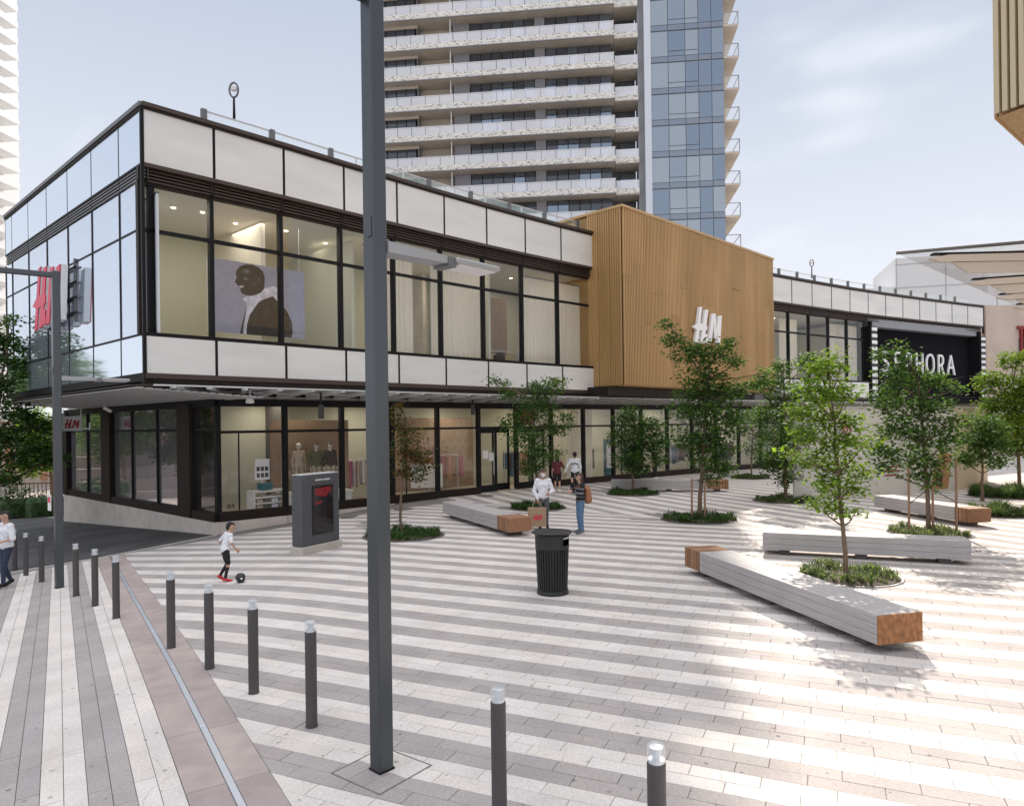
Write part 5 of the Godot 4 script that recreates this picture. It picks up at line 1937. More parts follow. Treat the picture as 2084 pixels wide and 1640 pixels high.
func make_plants() -> void:
	var names := ["round grass bed around the small reddish tree", "round grass bed behind the woman with the paper bag", "round grass bed in front of the bench by the shop windows", "broad round grass bed under the tall staked dark tree", "round pale grass bed under the tree before the hoarding", "small round grass bed close to the shop front", "sunlit round grass bed behind the rusty ended bench", "round grass bed with three stakes behind the grey bench"]
	for k in BEDS.size():
		var b = BEDS[k]
		bed("planting_bed", names[k], on_ground(b[0], b[1]), b[2], 100 + k, 0.26, 620 if k < 6 else 400, 0.0 if k < 4 else (0.6 if k < 6 else 1.0))
	# beds at the right edge
	bed("planting_bed", "low bushy bed at the foot of the far right tree", on_ground(2050, 1010), 1.3, 120, 0.55, 900, 0.4)
	bed("planting_bed", "low bushy bed beside the boarded end of the sunlit bench", on_ground(2035, 1048), 0.85, 121, 0.5, 600, 0.5)
	var dk := [Color(0.085, 0.160, 0.055), Color(0.110, 0.192, 0.058), Color(0.070, 0.136, 0.054), Color(0.138, 0.218, 0.062)]
	var md := dk
	var sun_glow_tones := [Color(0.17, 0.265, 0.045), Color(0.21, 0.31, 0.05), Color(0.145, 0.235, 0.042), Color(0.24, 0.33, 0.055)]  # sunlight glowing through leaves is painted into these brighter tones
	var rd := [Color(0.055, 0.085, 0.03), Color(0.12, 0.085, 0.035), Color(0.07, 0.10, 0.035), Color(0.16, 0.08, 0.04)]
	tree("young_tree", "small thin tree with reddish tinged leaves near the kiosk", on_ground(816, 1083), [[812, 838, 14, 18], [815, 862, 20, 20], [832, 893, 33, 22], [852, 930, 33, 20], [820, 926, 28, 22], [862, 952, 22, 16], [818, 962, 22, 18], [845, 970, 18, 12]], rd, {"seed": 11, "r": 0.045, "leaf": 0.085, "per": 30.0})
	tree("young_tree", "dark leaved tree between the shop doors and the couple", on_ground(1092, 1032), [[1003, 770, 10, 8], [1018, 782, 12, 9], [1042, 802, 26, 14], [1110, 790, 38, 20], [1136, 780, 14, 10], [1090, 832, 44, 26], [1050, 862, 34, 20], [1132, 868, 32, 18], [1152, 848, 14, 10], [1075, 892, 42, 22], [1102, 924, 38, 22], [1085, 952, 30, 16]], dk, {"seed": 12, "r": 0.06, "leaf": 0.10})
	tree("young_tree", "dark rounded tree in front of the bench by the windows", on_ground(1288, 1003), [[1285, 850, 32, 22], [1325, 868, 28, 22], [1275, 890, 34, 26], [1312, 905, 40, 28], [1282, 935, 34, 24], [1300, 955, 26, 14], [1345, 900, 16, 20], [1340, 935, 14, 14]], dk, {"seed": 13, "r": 0.06, "leaf": 0.11})
	tree("staked_tree", "tall dark green tree tied to stakes before the bronze box", on_ground(1424, 1056), [[1358, 664, 14, 12], [1372, 690, 22, 16], [1392, 718, 34, 20], [1440, 722, 46, 26], [1482, 700, 14, 18], [1500, 735, 18, 14], [1430, 765, 50, 28], [1410, 800, 40, 20], [1470, 800, 44, 24], [1512, 790, 34, 16], [1545, 775, 22, 14], [1562, 758, 12, 10], [1395, 835, 38, 22], [1450, 845, 52, 32], [1500, 850, 24, 22], [1408, 890, 46, 28], [1462, 895, 48, 34], [1440, 935, 40, 24], [1470, 950, 24, 22], [1450, 975, 16, 16]], dk, {"seed": 14, "r": 0.075, "leaf": 0.105, "per": 30.0, "stakes": [[-0.26, 0.1, 1.25, 0.97, 0.95], [0.10, 0.25, 1.2, 0.97, 0.95]], "lean": Vector3(0.08, 0, 0)})
	tree("young_tree", "full tree before the hoarding, dark below and lighter above", on_ground(1600, 1018), [[1588, 748, 22, 16], [1640, 738, 30, 20], [1565, 785, 30, 22], [1612, 805, 46, 32], [1572, 845, 40, 28], [1625, 860, 40, 28], [1590, 895, 48, 32], [1565, 935, 30, 24], [1600, 950, 40, 24], [1610, 978, 26, 12]], md, {"seed": 15, "r": 0.07, "leaf": 0.10})
	tree("young_tree", "sparse slender tree standing close to the shop front", on_ground(1530, 972), [[1528, 856, 24, 16], [1548, 884, 24, 18], [1508, 876, 14, 12], [1530, 912, 18, 16], [1545, 840, 14, 12]], md, {"seed": 16, "r": 0.05, "leaf": 0.12, "per": 16.0})
	tree("sunlit_tree", "young tree lit by the sun with sun glow painted into its yellow green leaves", on_ground(1722, 1178), [[1690, 730, 20, 16], [1660, 752, 30, 18], [1712, 752, 18, 18], [1638, 790, 26, 18], [1680, 800, 46, 26], [1722, 800, 18, 22], [1625, 838, 28, 16], [1680, 850, 50, 28], [1728, 862, 30, 20], [1762, 896, 24, 10], [1640, 885, 34, 18], [1700, 905, 48, 26], [1606, 920, 18, 7], [1650, 935, 34, 20], [1712, 950, 38, 22], [1756, 960, 22, 16], [1680, 985, 40, 22], [1735, 1000, 22, 16], [1662, 1022, 26, 12], [1705, 1030, 26, 16], [1742, 1042, 20, 7]], sun_glow_tones, {"seed": 17, "r": 0.048, "leaf": 0.085, "per": 52.0, "lean": Vector3(-0.06, 0, 0)})
	tree("staked_tree", "broad dark tree with three wooden stakes before the black sign", on_ground(1890, 1084), [[1795, 722, 20, 16], [1826, 704, 12, 12], [1845, 735, 24, 20], [1810, 765, 34, 24], [1868, 772, 36, 26], [1912, 778, 30, 20], [1952, 792, 18, 10], [1795, 815, 34, 28], [1850, 825, 44, 30], [1905, 830, 40, 28], [1945, 850, 22, 16], [1805, 870, 40, 30], [1865, 880, 48, 32], [1918, 890, 36, 32], [1795, 915, 30, 22], [1850, 930, 48, 28], [1905, 940, 36, 26], [1800, 950, 26, 14], [1872, 968, 32, 16], [1895, 990, 16, 10]], md, {"seed": 18, "r": 0.065, "leaf": 0.10, "per": 30.0, "stakes": [[-0.62, 0.2, 1.85, 0.42, 0.62], [0.62, 0.2, 1.95, 0.42, 0.62], [0.05, 0.12, 1.35, 0.9, 0.9]]})
	tree("young_tree", "light leaved tree right of the hoarding corner", on_ground(2000, 1020), [[1985, 862, 34, 20], [2022, 875, 34, 22], [1970, 895, 30, 20], [2010, 905, 40, 24], [1985, 930, 40, 18], [1960, 938, 18, 10], [2025, 940, 24, 12]], md, {"seed": 19, "r": 0.06, "leaf": 0.105})
	tree("young_tree", "full green tree at the right before the beige building", on_ground(2076, 992), [[2062, 735, 34, 20], [2030, 775, 36, 24], [2085, 785, 30, 28], [2050, 815, 44, 28], [2010, 830, 26, 16], [2090, 850, 34, 32], [2040, 865, 42, 28], [2075, 905, 36, 26], [2110, 800, 30, 30], [2030, 900, 26, 16], [2110, 900, 30, 30]], sun_glow_tones, {"seed": 20, "r": 0.08, "leaf": 0.115})
	# street trees on the left
	var gl := "street trees on the left"
	tree("street_tree", "dark leaved street tree reaching in over the street", G(-20.4, 27.5), [[22, 655, 14, 14], [10, 690, 22, 18], [35, 705, 16, 12], [18, 735, 34, 16], [45, 760, 22, 10], [8, 780, 24, 18], [30, 835, 34, 24], [60, 865, 34, 22], [15, 890, 40, 26], [75, 905, 34, 22], [40, 935, 44, 24], [95, 935, 30, 20], [20, 970, 36, 18], [-40, 800, 50, 60], [-40, 900, 50, 60], [-45, 700, 50, 50]], md, {"seed": 21, "r": 0.13, "leaf": 0.14, "per": 26.0}, gl)
	tree("street_tree", "rounded green street tree behind the lamp post", G(-28.0, 43.0), [[70, 850, 30, 22], [110, 870, 26, 22], [60, 895, 34, 24], [118, 905, 30, 24], [85, 935, 36, 24], [128, 940, 22, 20], [60, 955, 26, 16]], sun_glow_tones, {"seed": 22, "r": 0.14, "leaf": 0.19, "per": 13.0}, gl)
	tree("street_tree", "broad street tree across the street", G(-37.0, 38.0), [[-420, 780, 120, 90], [-330, 820, 100, 80], [-480, 860, 110, 80], [-380, 900, 110, 60]], dk, {"seed": 23, "r": 0.18, "leaf": 0.24, "per": 9.0}, gl)
	tree("street_tree", "big green tree at the top of the terrace", G(-46.0, 46.0), [[-420, 800, 130, 90], [-300, 830, 110, 80], [-480, 880, 110, 80]], md, {"seed": 24, "r": 0.2, "leaf": 0.26, "per": 8.0}, gl)
	# hedge by the street
	var hp := G(-27.5, 38.0)
	var he := thing("hedge", "dense dark green hedge along the far side of the street", "hedge", Transform3D(Basis(), hp))
	rng.seed = 40
	var hm := MB.new()
	for i in 2600:
		var q := Vector3(rng.randf_range(-9.0, 6.0), 0, rng.randf_range(-0.9, 0.9))
		q.y = rng.randf_range(0.05, 1.45) + 0.2 * sin(q.x * 1.7) + 0.12 * sin(q.x * 4.1)
		for j in 4:
			var v := rng.randf_range(0.6, 1.3)
			leaf(hm, q + Vector3(rng.randfn(), rng.randfn(), rng.randfn()) * 0.09, 0.13, Color(0.05 * v, 0.09 * v, 0.035 * v))
	part("foliage", hm.mesh(), M.leaf, he).set_meta("kind", "stuff")
	var core := MB.new()
	for i in 10:
		core.cbox(Transform3D(Basis(Vector3.UP, 0.1 * i), Vector3(-8.2 + i * 1.5, 0.55, 0)), Vector3(1.7, 1.1 + 0.12 * (i % 3), 1.3), 0.2)
	part("branches", core.mesh(), M.hedge_core, he)

# ------------------------------------------------------------------ what stands in the rooms
func curtain(label: String, p: Vector2, q: Vector2, y0: float, y1: float, m: Material, sd: int, grp: String, from := 0.0, to := 1.0) -> void:
	var t := frame(v3(p), v3(q))
	var W := p.distance_to(q)
	var o := thing("curtain", label, "curtain", t, grp)
	rng.seed = sd
	var mb := MB.new()
	var n := int(W * (to - from) / 0.028)
	var ph := rng.randf() * TAU
	var prev := Vector3.ZERO
	var pn := Vector3.ZERO
	for i in n + 1:
		var x := W * (from + (to - from) * i / n)
		var zz := 0.045 * sin(x * 34.0 + ph + 1.5 * sin(x * 3.1)) + 0.02 * sin(x * 11.0 + ph * 2.0)
		var dz := (0.045 * cos(x * 34.0 + ph + 1.5 * sin(x * 3.1)) * (34.0 + 4.65 * cos(x * 3.1)) + 0.22 * cos(x * 11.0 + ph * 2.0))
		var c := Vector3(x, 0, zz)
		var nn := Vector3(-dz, 0, 1).normalized()
		if i > 0:
			mb.tri3(prev + Vector3.UP * y0, c + Vector3.UP * y0, c + Vector3.UP * y1, pn, nn, nn)
			mb.tri3(prev + Vector3.UP * y0, c + Vector3.UP * y1, prev + Vector3.UP * y1, pn, nn, pn)
		prev = c
		pn = nn
	part("cloth", mb.mesh(), m, o)
	bx("curtain_rail", M.silver_dark, o, Transform3D(), Vector3(W * (from + to) * 0.5, y1 + 0.02, 0), Vector3(W * (to - from), 0.04, 0.08))

func make_interiors() -> void:
	var inr := offset_run(CURVE, 0.95)
	var k := 0
	for c in [[3, 0.62, 1.0], [4, 0.0, 0.62], [5, 0.0, 1.0], [6, 0.0, 0.3], [7, 0.28, 1.0], [8, 0.0, 1.0], [17, 0.0, 0.85], [19, 0.55, 1.0], [20, 0.0, 1.0]]:
		var i: int = c[0]
		var lb: String = "cream curtain hanging behind the upper windows of the " + ("front" if i < 10 else "wing")
		curtain(lb, inr[i], inr[i + 1], 4.74, 9.62, M.curtain, 60 + k, "curtains of the upper " + ("front" if i < 10 else "wing"), c[1], c[2])
		k += 1
	for i in 7:
		var p: Vector2 = FRONT[0] + SIDE_D * float(SIDE_T[7 - i]) + Vector2(0.677, 0.736) * 0.4
		var q: Vector2 = FRONT[0] + SIDE_D * float(SIDE_T[6 - i]) + Vector2(0.677, 0.736) * 0.4
		curtain("pale curtain hanging behind the blue street side glass", p, q, 4.74, 9.62, M.curtain_blue, 80 + i, "curtains of the street side")
	# the lower curtains beyond the doors
	var gl := offset_run(CURVE, 2.3)
	for i in [8, 9]:
		curtain("cream curtain behind the shop window beside the doors", gl[i], gl[i + 1], 0.1, 3.8, M.curtain, 95 + i, "curtains of the shop window", 0.1, 0.95)
	# big portrait print hung in the upper corner room
	var cr := offset_run(CURVE, 1.35)
	var t := frame(v3(cr[1]), v3(cr[3]))
	var pc := at_depth(525, 611, 23.35)
	var po := thing("portrait_print", "large black and white portrait print of a laughing person in a jacket", "print", Transform3D(t.basis, pc))
	var w := 3.35
	var h := 2.32
	bx("canvas", M.interior_white, po, Transform3D(), Vector3.ZERO, Vector3(w, h, 0.05))
	var pm := MB.new()
	pm.quad_uv(Vector3(-w * 0.5, h * 0.5, 0.028), Vector3(w * 0.5, h * 0.5, 0.028), Vector3(w * 0.5, -h * 0.5, 0.028), Vector3(-w * 0.5, -h * 0.5, 0.028), Vector3(0, 0, 1))
	part("picture", pm.mesh(), portrait_material(), po)
	for x in [-1.5, 1.5]:
		bx("wire", M.steel, po, Transform3D(), Vector3(x, 1.9, 0), Vector3(0.012, 1.5, 0.012))
	# clothes and rails upstairs between the curtains
	var ur := offset_run(CURVE, 2.2)
	var tr := frame(v3(ur[6]), v3(ur[8]))
	var cw := thing("wood_partition", "brown timber partition wall behind the upper window gap", "partition", tr)
	for i in 9:
		bx("board", M.wood_inside, cw, Transform3D(), Vector3(0.6 + i * 0.36, 7.6, -0.6), Vector3(0.352, 2.6, 0.06))
	var rk := thing("clothes_rail", "clothes rail with dark garments behind the upper window gap", "clothes rail", tr)
	bx("rail", M.steel, rk, Transform3D(), Vector3(2.0, 6.35, 0.0), Vector3(3.4, 0.04, 0.04))
	for x in [0.35, 3.65]:
		bx("leg", M.steel, rk, Transform3D(), Vector3(x, 5.53, 0.0), Vector3(0.04, 1.62, 0.04))
	for i in 9:
		bx("garment", [M.cloth_black, M.denim_dark, M.cloth_black, M.cloth_white, M.cloth_black, M.cloth_black, M.denim_dark, M.cloth_black, M.cloth_white][i], rk, Transform3D(Basis(Vector3.UP, 0.2 * sin(i * 2.1))), Vector3(0.55 + i * 0.36, 5.65, 0.0), Vector3(0.22, 1.2, 0.42))
	# window display: board with pictures, table, stacked boxes
	var g2 := offset_run(CURVE, 1.7)
	var td := frame(v3(SHOP_CORNER), v3(g2[3]))
	var sb := thing("display_board", "white notice board with dark squares in the corner window", "board", Transform3D(td.basis, at_depth(533, 955, 24.4)))
	bx("sheet", M.sticker, sb, Transform3D(), Vector3.ZERO, Vector3(0.52, 0.72, 0.03))
	for i in 3:
		for j in 2:
			bx("picture", M.print_grey, sb, Transform3D(), Vector3(-0.15 + i * 0.15, 0.02 - j * 0.22, 0.018), Vector3(0.11, 0.15, 0.008))
	bx("stand", M.steel, sb, Transform3D(), Vector3(0, -0.72, -0.02), Vector3(0.03, 0.9, 0.03))
	var tb := thing("display_table", "pale display table with folded clothes in the corner window", "table", Transform3D(td.basis, at_depth(545, 1038, 24.6)))
	for i in 4:
		bx("shelf", M.interior_white, tb, Transform3D(), Vector3(0, 0.08 + i * 0.2, 0), Vector3(1.25, 0.05, 0.6))
	for i in 8:
		bx("folded_clothes", [M.shirt_sand, M.shirt_olive, M.cloth_white, M.card][i % 4], tb, Transform3D(), Vector3(-0.4 + (i % 4) * 0.27, 0.17 + 0.2 * (i / 4), 0.05), Vector3(0.22, 0.11, 0.4))
	for x in [-0.6, 0.6]:
		bx("leg", M.interior_white, tb, Transform3D(), Vector3(x, 0.36, 0), Vector3(0.05, 0.72, 0.58))
	bx("box", M.teal, tb, Transform3D(), Vector3(-0.1, 0.84, 0), Vector3(0.4, 0.22, 0.35))
	var wp := thing("timber_backdrop", "warm timber boards behind the window mannequins", "backdrop", Transform3D(td.basis, at_depth(640, 930, 27.0)))
	for i in 9:
		bx("board", M.wood_inside, wp, Transform3D(), Vector3(-1.6 + i * 0.36, -0.2, 0), Vector3(0.352, 3.2, 0.05))
	# clothes racks and shelves along the shop, seen through the windows
	var shop := offset_run(CURVE, 4.2)
	var tint := [M.cloth_white, M.shirt_sand, M.burgundy, M.cloth_grey, M.denim, M.shirt_olive, M.orange, M.cloth_black, M.flower]
	rng.seed = 71
	var where := ["left of the doors", "beside the flower display", "behind the entrance doors", "behind the window curtains", "behind the rounded tree", "behind the staked tree", "towards the hoarding", "at the far end of the shop"]
	var wi := 0
	for i in [3, 4, 6, 8, 10, 12, 14, 16]:
		var tk := frame(v3(shop[i]), v3(shop[i + 1]))
		var rc := thing("clothes_rack", "clothes rack with hanging garments inside the shop " + where[wi], "clothes rack", tk)
		bx("rail", M.steel, rc, Transform3D(), Vector3(0.95, 1.62, 0.0), Vector3(1.7, 0.035, 0.035))
		for x in [0.12, 1.78]:
			bx("leg", M.steel, rc, Transform3D(), Vector3(x, 0.82, 0.0), Vector3(0.035, 1.6, 0.035))
		var base: int = rng.randi() % 9
		for gi in 13:
			var len := rng.randf_range(0.75, 1.2)
			bx("garment", tint[(base + rng.randi() % 3) % 9], rc, Transform3D(Basis(Vector3.UP, rng.randf_range(-0.25, 0.25))), Vector3(0.22 + gi * 0.122, 1.58 - len * 0.5, 0.0), Vector3(0.075, len, 0.40))
		wi += 1
	var dpw := frame(v3(shop[5]), v3(shop[8]))
	var dw := thing("entrance_backdrop", "dark timber wall inside the entrance doors", "backdrop", dpw)
	for i in 14:
		bx("board", M.wood_inside, dw, Transform3D(), Vector3(0.2 + i * 0.40, 1.7, -0.7), Vector3(0.392, 3.3, 0.05))
	# flowers by the doors
	var fp := at_depth(868, 925, 30.2)
	var fo := thing("flower_display", "pink flower display behind the shop window beside the reddish tree", "flowers", Transform3D(Basis(), fp))
	rng.seed = 51
	var fm := MB.new()
	for i in 420:
		var q := Vector3(rng.randfn() * 0.42, rng.randfn() * 0.24, rng.randfn() * 0.2)
		var v := rng.randf_range(0.6, 1.3)
		leaf(fm, q, 0.10, Color(0.34 * v, 0.08 * v, 0.14 * v) if i % 3 else Color(0.08 * v, 0.12 * v, 0.05 * v))
	part("blossom", fm.mesh(), M.leaf, fo).set_meta("kind", "stuff")
	bx("stand", M.interior_white, fo, Transform3D(), Vector3(0, -0.9, 0), Vector3(1.3, 1.0, 0.5))

func print_poly(pts: Array, w: int, h: int) -> PackedVector2Array:
	# outline measured on the print, straightened to its own width and height
	var out := PackedVector2Array()
	for p in pts:
		var top: float = 255.0 + (p[0] - 160.0) * 0.14
		var bot: float = 1420.0 + (p[0] - 160.0) * 0.091
		out.append(Vector2((p[0] - 160.0) / 1430.0 * w, (p[1] - top) / (bot - top) * h))
	return out

func portrait_material() -> StandardMaterial3D:
	# the print: a laughing head in profile, a white hood, a dark jacket on pale lilac grey
	var W := 512
	var H := 328
	var im := Image.create(W, H, false, Image.FORMAT_RGB8)
	var head := print_poly([[560, 450], [600, 390], [680, 355], [780, 352], [880, 390], [945, 460], [970, 550], [965, 650], [955, 740], [900, 800], [840, 830], [760, 850], [690, 840], [640, 818], [605, 765], [615, 745], [592, 722], [600, 700], [570, 690], [560, 662], [535, 632], [546, 590], [562, 560], [546, 500]], W, H)
	var hair := print_poly([[550, 480], [600, 390], [680, 355], [780, 352], [880, 390], [945, 460], [970, 550], [965, 680], [925, 660], [905, 560], [860, 480], [780, 432], [680, 412], [610, 432], [575, 482]], W, H)
	var hood := print_poly([[640, 900], [700, 862], [800, 850], [900, 790], [960, 730], [1080, 690], [1160, 710], [1190, 780], [1230, 900], [1235, 990], [1180, 960], [1090, 850], [900, 925], [800, 1050], [740, 1160], [700, 1300], [685, 1490], [645, 1490], [665, 1250], [700, 1050], [690, 960]], W, H)
	var jacket := print_poly([[1090, 850], [1170, 900], [1240, 1000], [1320, 1120], [1380, 1270], [1392, 1400], [1372, 1560], [690, 1490], [700, 1300], [740, 1160], [810, 1050], [870, 950], [950, 905]], W, H)
	var lapel := print_poly([[688, 1080], [702, 1112], [650, 1300], [632, 1480], [592, 1480], [640, 1250]], W, H)
	var teeth := print_poly([[588, 698], [640, 688], [668, 692], [650, 722], [612, 730]], W, H)
	var ear := print_poly([[862, 560], [890, 545], [905, 575], [895, 630], [872, 650], [856, 610]], W, H)
	var nz := FastNoiseLite.new()
	nz.seed = 2
	nz.frequency = 0.02
	var fold := FastNoiseLite.new()
	fold.seed = 6
	fold.frequency = 0.03
	for y in H:
		for x in W:
			var p := Vector2(x, y)
			var g := 0.64 + 0.03 * nz.get_noise_2d(x, y)
			var col := Color(g * 0.96, g * 0.97, g * 1.08)
			if x > 95 and x < 470:
				var f := fold.get_noise_2d(x, y * 0.7)
				if Geometry2D.is_point_in_polygon(p, jacket):
					var j := 0.10 + 0.09 * f
					if absf(x - 300.0 - 10.0 * sin(y * 0.05)) < 1.6 or absf(y - 205.0 + (x - 300.0) * 0.5) < 1.3:
						j += 0.10
					col = Color(j * 0.92, j * 1.05, j * 1.06)
				if Geometry2D.is_point_in_polygon(p, lapel):
					col = Color(0.13, 0.14, 0.14)
				if Geometry2D.is_point_in_polygon(p, hood):
					var w := 0.85 + 0.16 * f
					col = Color(w * 0.985, w * 0.98, w * 1.03)
				if Geometry2D.is_point_in_polygon(p, head):
					# tones of the printed photograph
					var s := 0.11 + 0.04 * f
					for q in [[700, 460, 60, 45, 0.34], [690, 580, 42, 26, 0.36], [570, 595, 16, 26, 0.22], [650, 770, 40, 20, 0.10], [800, 650, 60, 70, 0.12], [740, 810, 50, 18, 0.08]]:
						var c := print_poly([[q[0], q[1]]], W, H)[0]
						s += q[4] * exp(-Vector2((x - c.x) / (q[2] * 0.358), (y - c.y) / (q[3] * 0.282)).length_squared())
					if Geometry2D.is_point_in_polygon(p, ear):
						s += 0.12
					if Geometry2D.is_point_in_polygon(p, hair):
						s = 0.05 + 0.02 * f
					col = Color(s * 0.92, s, s * 1.02)
					if Geometry2D.is_point_in_polygon(p, teeth):
						col = Color(0.74, 0.74, 0.75)
					var e := print_poly([[612, 545]], W, H)[0]
					if Vector2((x - e.x) / 11.0, (y - e.y) / 4.0).length() < 1.0:
						col = Color(0.06, 0.06, 0.06)
			im.set_pixel(x, y, col)
	var m := mat(1, 1, 1, 0.6)
	m.albedo_texture = ImageTexture.create_from_image(im)
	return m

# ------------------------------------------------------------------ people
func net(bones: Array, cell: float, k: float, fold := 0.0) -> MB:
	# surface nets of tapered capsules joined by a smooth minimum; bone: [a, b, ra, rb]
	var lo := Vector3(1e9, 1e9, 1e9)
	var hi := -lo
	for b in bones:
		var r := maxf(b[2], b[3]) + k + cell * 2.0
		lo = lo.min((b[0] as Vector3).min(b[1]) - Vector3(r, r, r))
		hi = hi.max((b[0] as Vector3).max(b[1]) + Vector3(r, r, r))
	var nx := int(ceil((hi.x - lo.x) / cell)) + 1
	var ny := int(ceil((hi.y - lo.y) / cell)) + 1
	var nz := int(ceil((hi.z - lo.z) / cell)) + 1
	var f := PackedFloat32Array()
	f.resize(nx * ny * nz)
	f.fill(0.5)
	for b in bones:
		var a: Vector3 = b[0]
		var e: Vector3 = b[1]
		var ra: float = b[2]
		var rb: float = b[3]
		var m := maxf(ra, rb) + k + cell
		var c0 := ((a.min(e) - Vector3(m, m, m) - lo) / cell).floor()
		var c1 := ((a.max(e) + Vector3(m, m, m) - lo) / cell).ceil()
		var ae := e - a
		var inv := 1.0 / maxf(ae.length_squared(), 1e-9)
		for x in range(maxi(0, int(c0.x)), mini(nx, int(c1.x) + 1)):
			for y in range(maxi(0, int(c0.y)), mini(ny, int(c1.y) + 1)):
				var row := (x * ny + y) * nz
				for z in range(maxi(0, int(c0.z)), mini(nz, int(c1.z) + 1)):
					var p := lo + Vector3(x, y, z) * cell - a
					var t := clampf(p.dot(ae) * inv, 0.0, 1.0)
					var d := (p - ae * t).length() - (ra + (rb - ra) * t)
					if fold > 0.0:
						var g := lo + Vector3(x, y, z) * cell
						d += fold * (sin(g.y * 47.0 + g.x * 31.0 + 2.0 * sin(g.z * 23.0)) * 0.6 + sin(g.y * 83.0 - g.z * 51.0 + g.x * 19.0) * 0.4)
					var o := f[row + z]
					var h := clampf(0.5 + 0.5 * (o - d) / k, 0.0, 1.0)
					f[row + z] = o + (d - o) * h - k * h * (1.0 - h)
	var mb := MB.new()
	var ids := {}
	var vs := PackedVector3Array()
	var ns := PackedVector3Array()
	var sx := ny * nz
	var sy := nz
	for x in nx - 1:
		for y in ny - 1:
			for z in nz - 1:
				var i := x * sx + y * sy + z
				var v0 := f[i]
				if absf(v0) > cell * 2.0:
					continue
				var q := [v0, f[i + 1], f[i + sy], f[i + sy + 1], f[i + sx], f[i + sx + 1], f[i + sx + sy], f[i + sx + sy + 1]]
				var neg := 0
				for s in q:
					if s < 0.0:
						neg += 1
				if neg == 0 or neg == 8:
					continue
				var sum := Vector3.ZERO
				var cnt := 0
				for e in EDGES:
					var a: float = q[e[0]]
					var b: float = q[e[1]]
					if (a < 0.0) != (b < 0.0):
						sum += (CORNERS[e[0]] as Vector3).lerp(CORNERS[e[1]], a / (a - b))
						cnt += 1
				ids[i] = vs.size()
				vs.append(lo + (Vector3(x, y, z) + sum / cnt) * cell)
				ns.append(Vector3(q[4] + q[5] + q[6] + q[7] - q[0] - q[1] - q[2] - q[3], q[2] + q[3] + q[6] + q[7] - q[0] - q[1] - q[4] - q[5], q[1] + q[3] + q[5] + q[7] - q[0] - q[2] - q[4] - q[6]).normalized())
	for i in ids:
		var v0 := f[i]
		for ax in 3:
			var st: int = [sx, sy, 1][ax]
			var u: int = [sy, 1, sx][ax]
			var w: int = [1, sx, sy][ax]
			var v1 := f[i + st]
			if (v0 < 0.0) == (v1 < 0.0):
				continue
			if not (ids.has(i - u) and ids.has(i - w) and ids.has(i - u - w)):
				continue
			var p0: int = ids[i]
			var p1: int = ids[i - u]
			var p2: int = ids[i - u - w]
			var p3: int = ids[i - w]
			mb.tri3(vs[p0], vs[p1], vs[p2], ns[p0], ns[p1], ns[p2])
			mb.tri3(vs[p0], vs[p2], vs[p3], ns[p0], ns[p2], ns[p3])
	return mb

const EDGES := [[0, 1], [2, 3], [4, 5], [6, 7], [0, 2], [1, 3], [4, 6], [5, 7], [0, 4], [1, 5], [2, 6], [3, 7]]
const CORNERS := [Vector3(0, 0, 0), Vector3(0, 0, 1), Vector3(0, 1, 0), Vector3(0, 1, 1), Vector3(1, 0, 0), Vector3(1, 0, 1), Vector3(1, 1, 0), Vector3(1, 1, 1)]

func join(a: MB, b: MB) -> void:
	a.v.append_array(b.v); a.n.append_array(b.n); a.c.append_array(b.c); a.uv.append_array(b.uv)

func hand_bones(w: Vector3, dir: Vector3, palm: Vector3, thumb: Vector3, s: float, curl: float) -> Array:
	# palm and five fingers: dir along the hand, palm the way the palm faces, thumb the side of the thumb
	var out := []
	for i in 3:
		out.append([w + thumb * (i - 1) * 0.022 * s, w + dir * 0.085 * s + thumb * (i - 1) * 0.026 * s, 0.017 * s, 0.016 * s])
	var lens := [0.072, 0.080, 0.075, 0.060]
	for i in 4:
		var r := w + dir * 0.085 * s + thumb * (0.033 - i * 0.022) * s
		var d1 := (dir + palm * curl * 0.6).normalized()
		var d2 := (dir + palm * curl * 1.8).normalized()
		var m: Vector3 = r + d1 * lens[i] * 0.5 * s
		out.append([r, m, 0.0095 * s, 0.009 * s])
		out.append([m, m + d2 * lens[i] * 0.5 * s, 0.009 * s, 0.0075 * s])
	var tb := w + dir * 0.02 * s + thumb * 0.03 * s
	var td := (dir * 0.75 + thumb * 0.7 + palm * 0.25).normalized()
	out.append([tb, tb + td * 0.04 * s, 0.012 * s, 0.011 * s])
	out.append([tb + td * 0.04 * s, tb + td * 0.04 * s + (dir + palm * 0.3).normalized() * 0.032 * s, 0.0105 * s, 0.0085 * s])
	return out

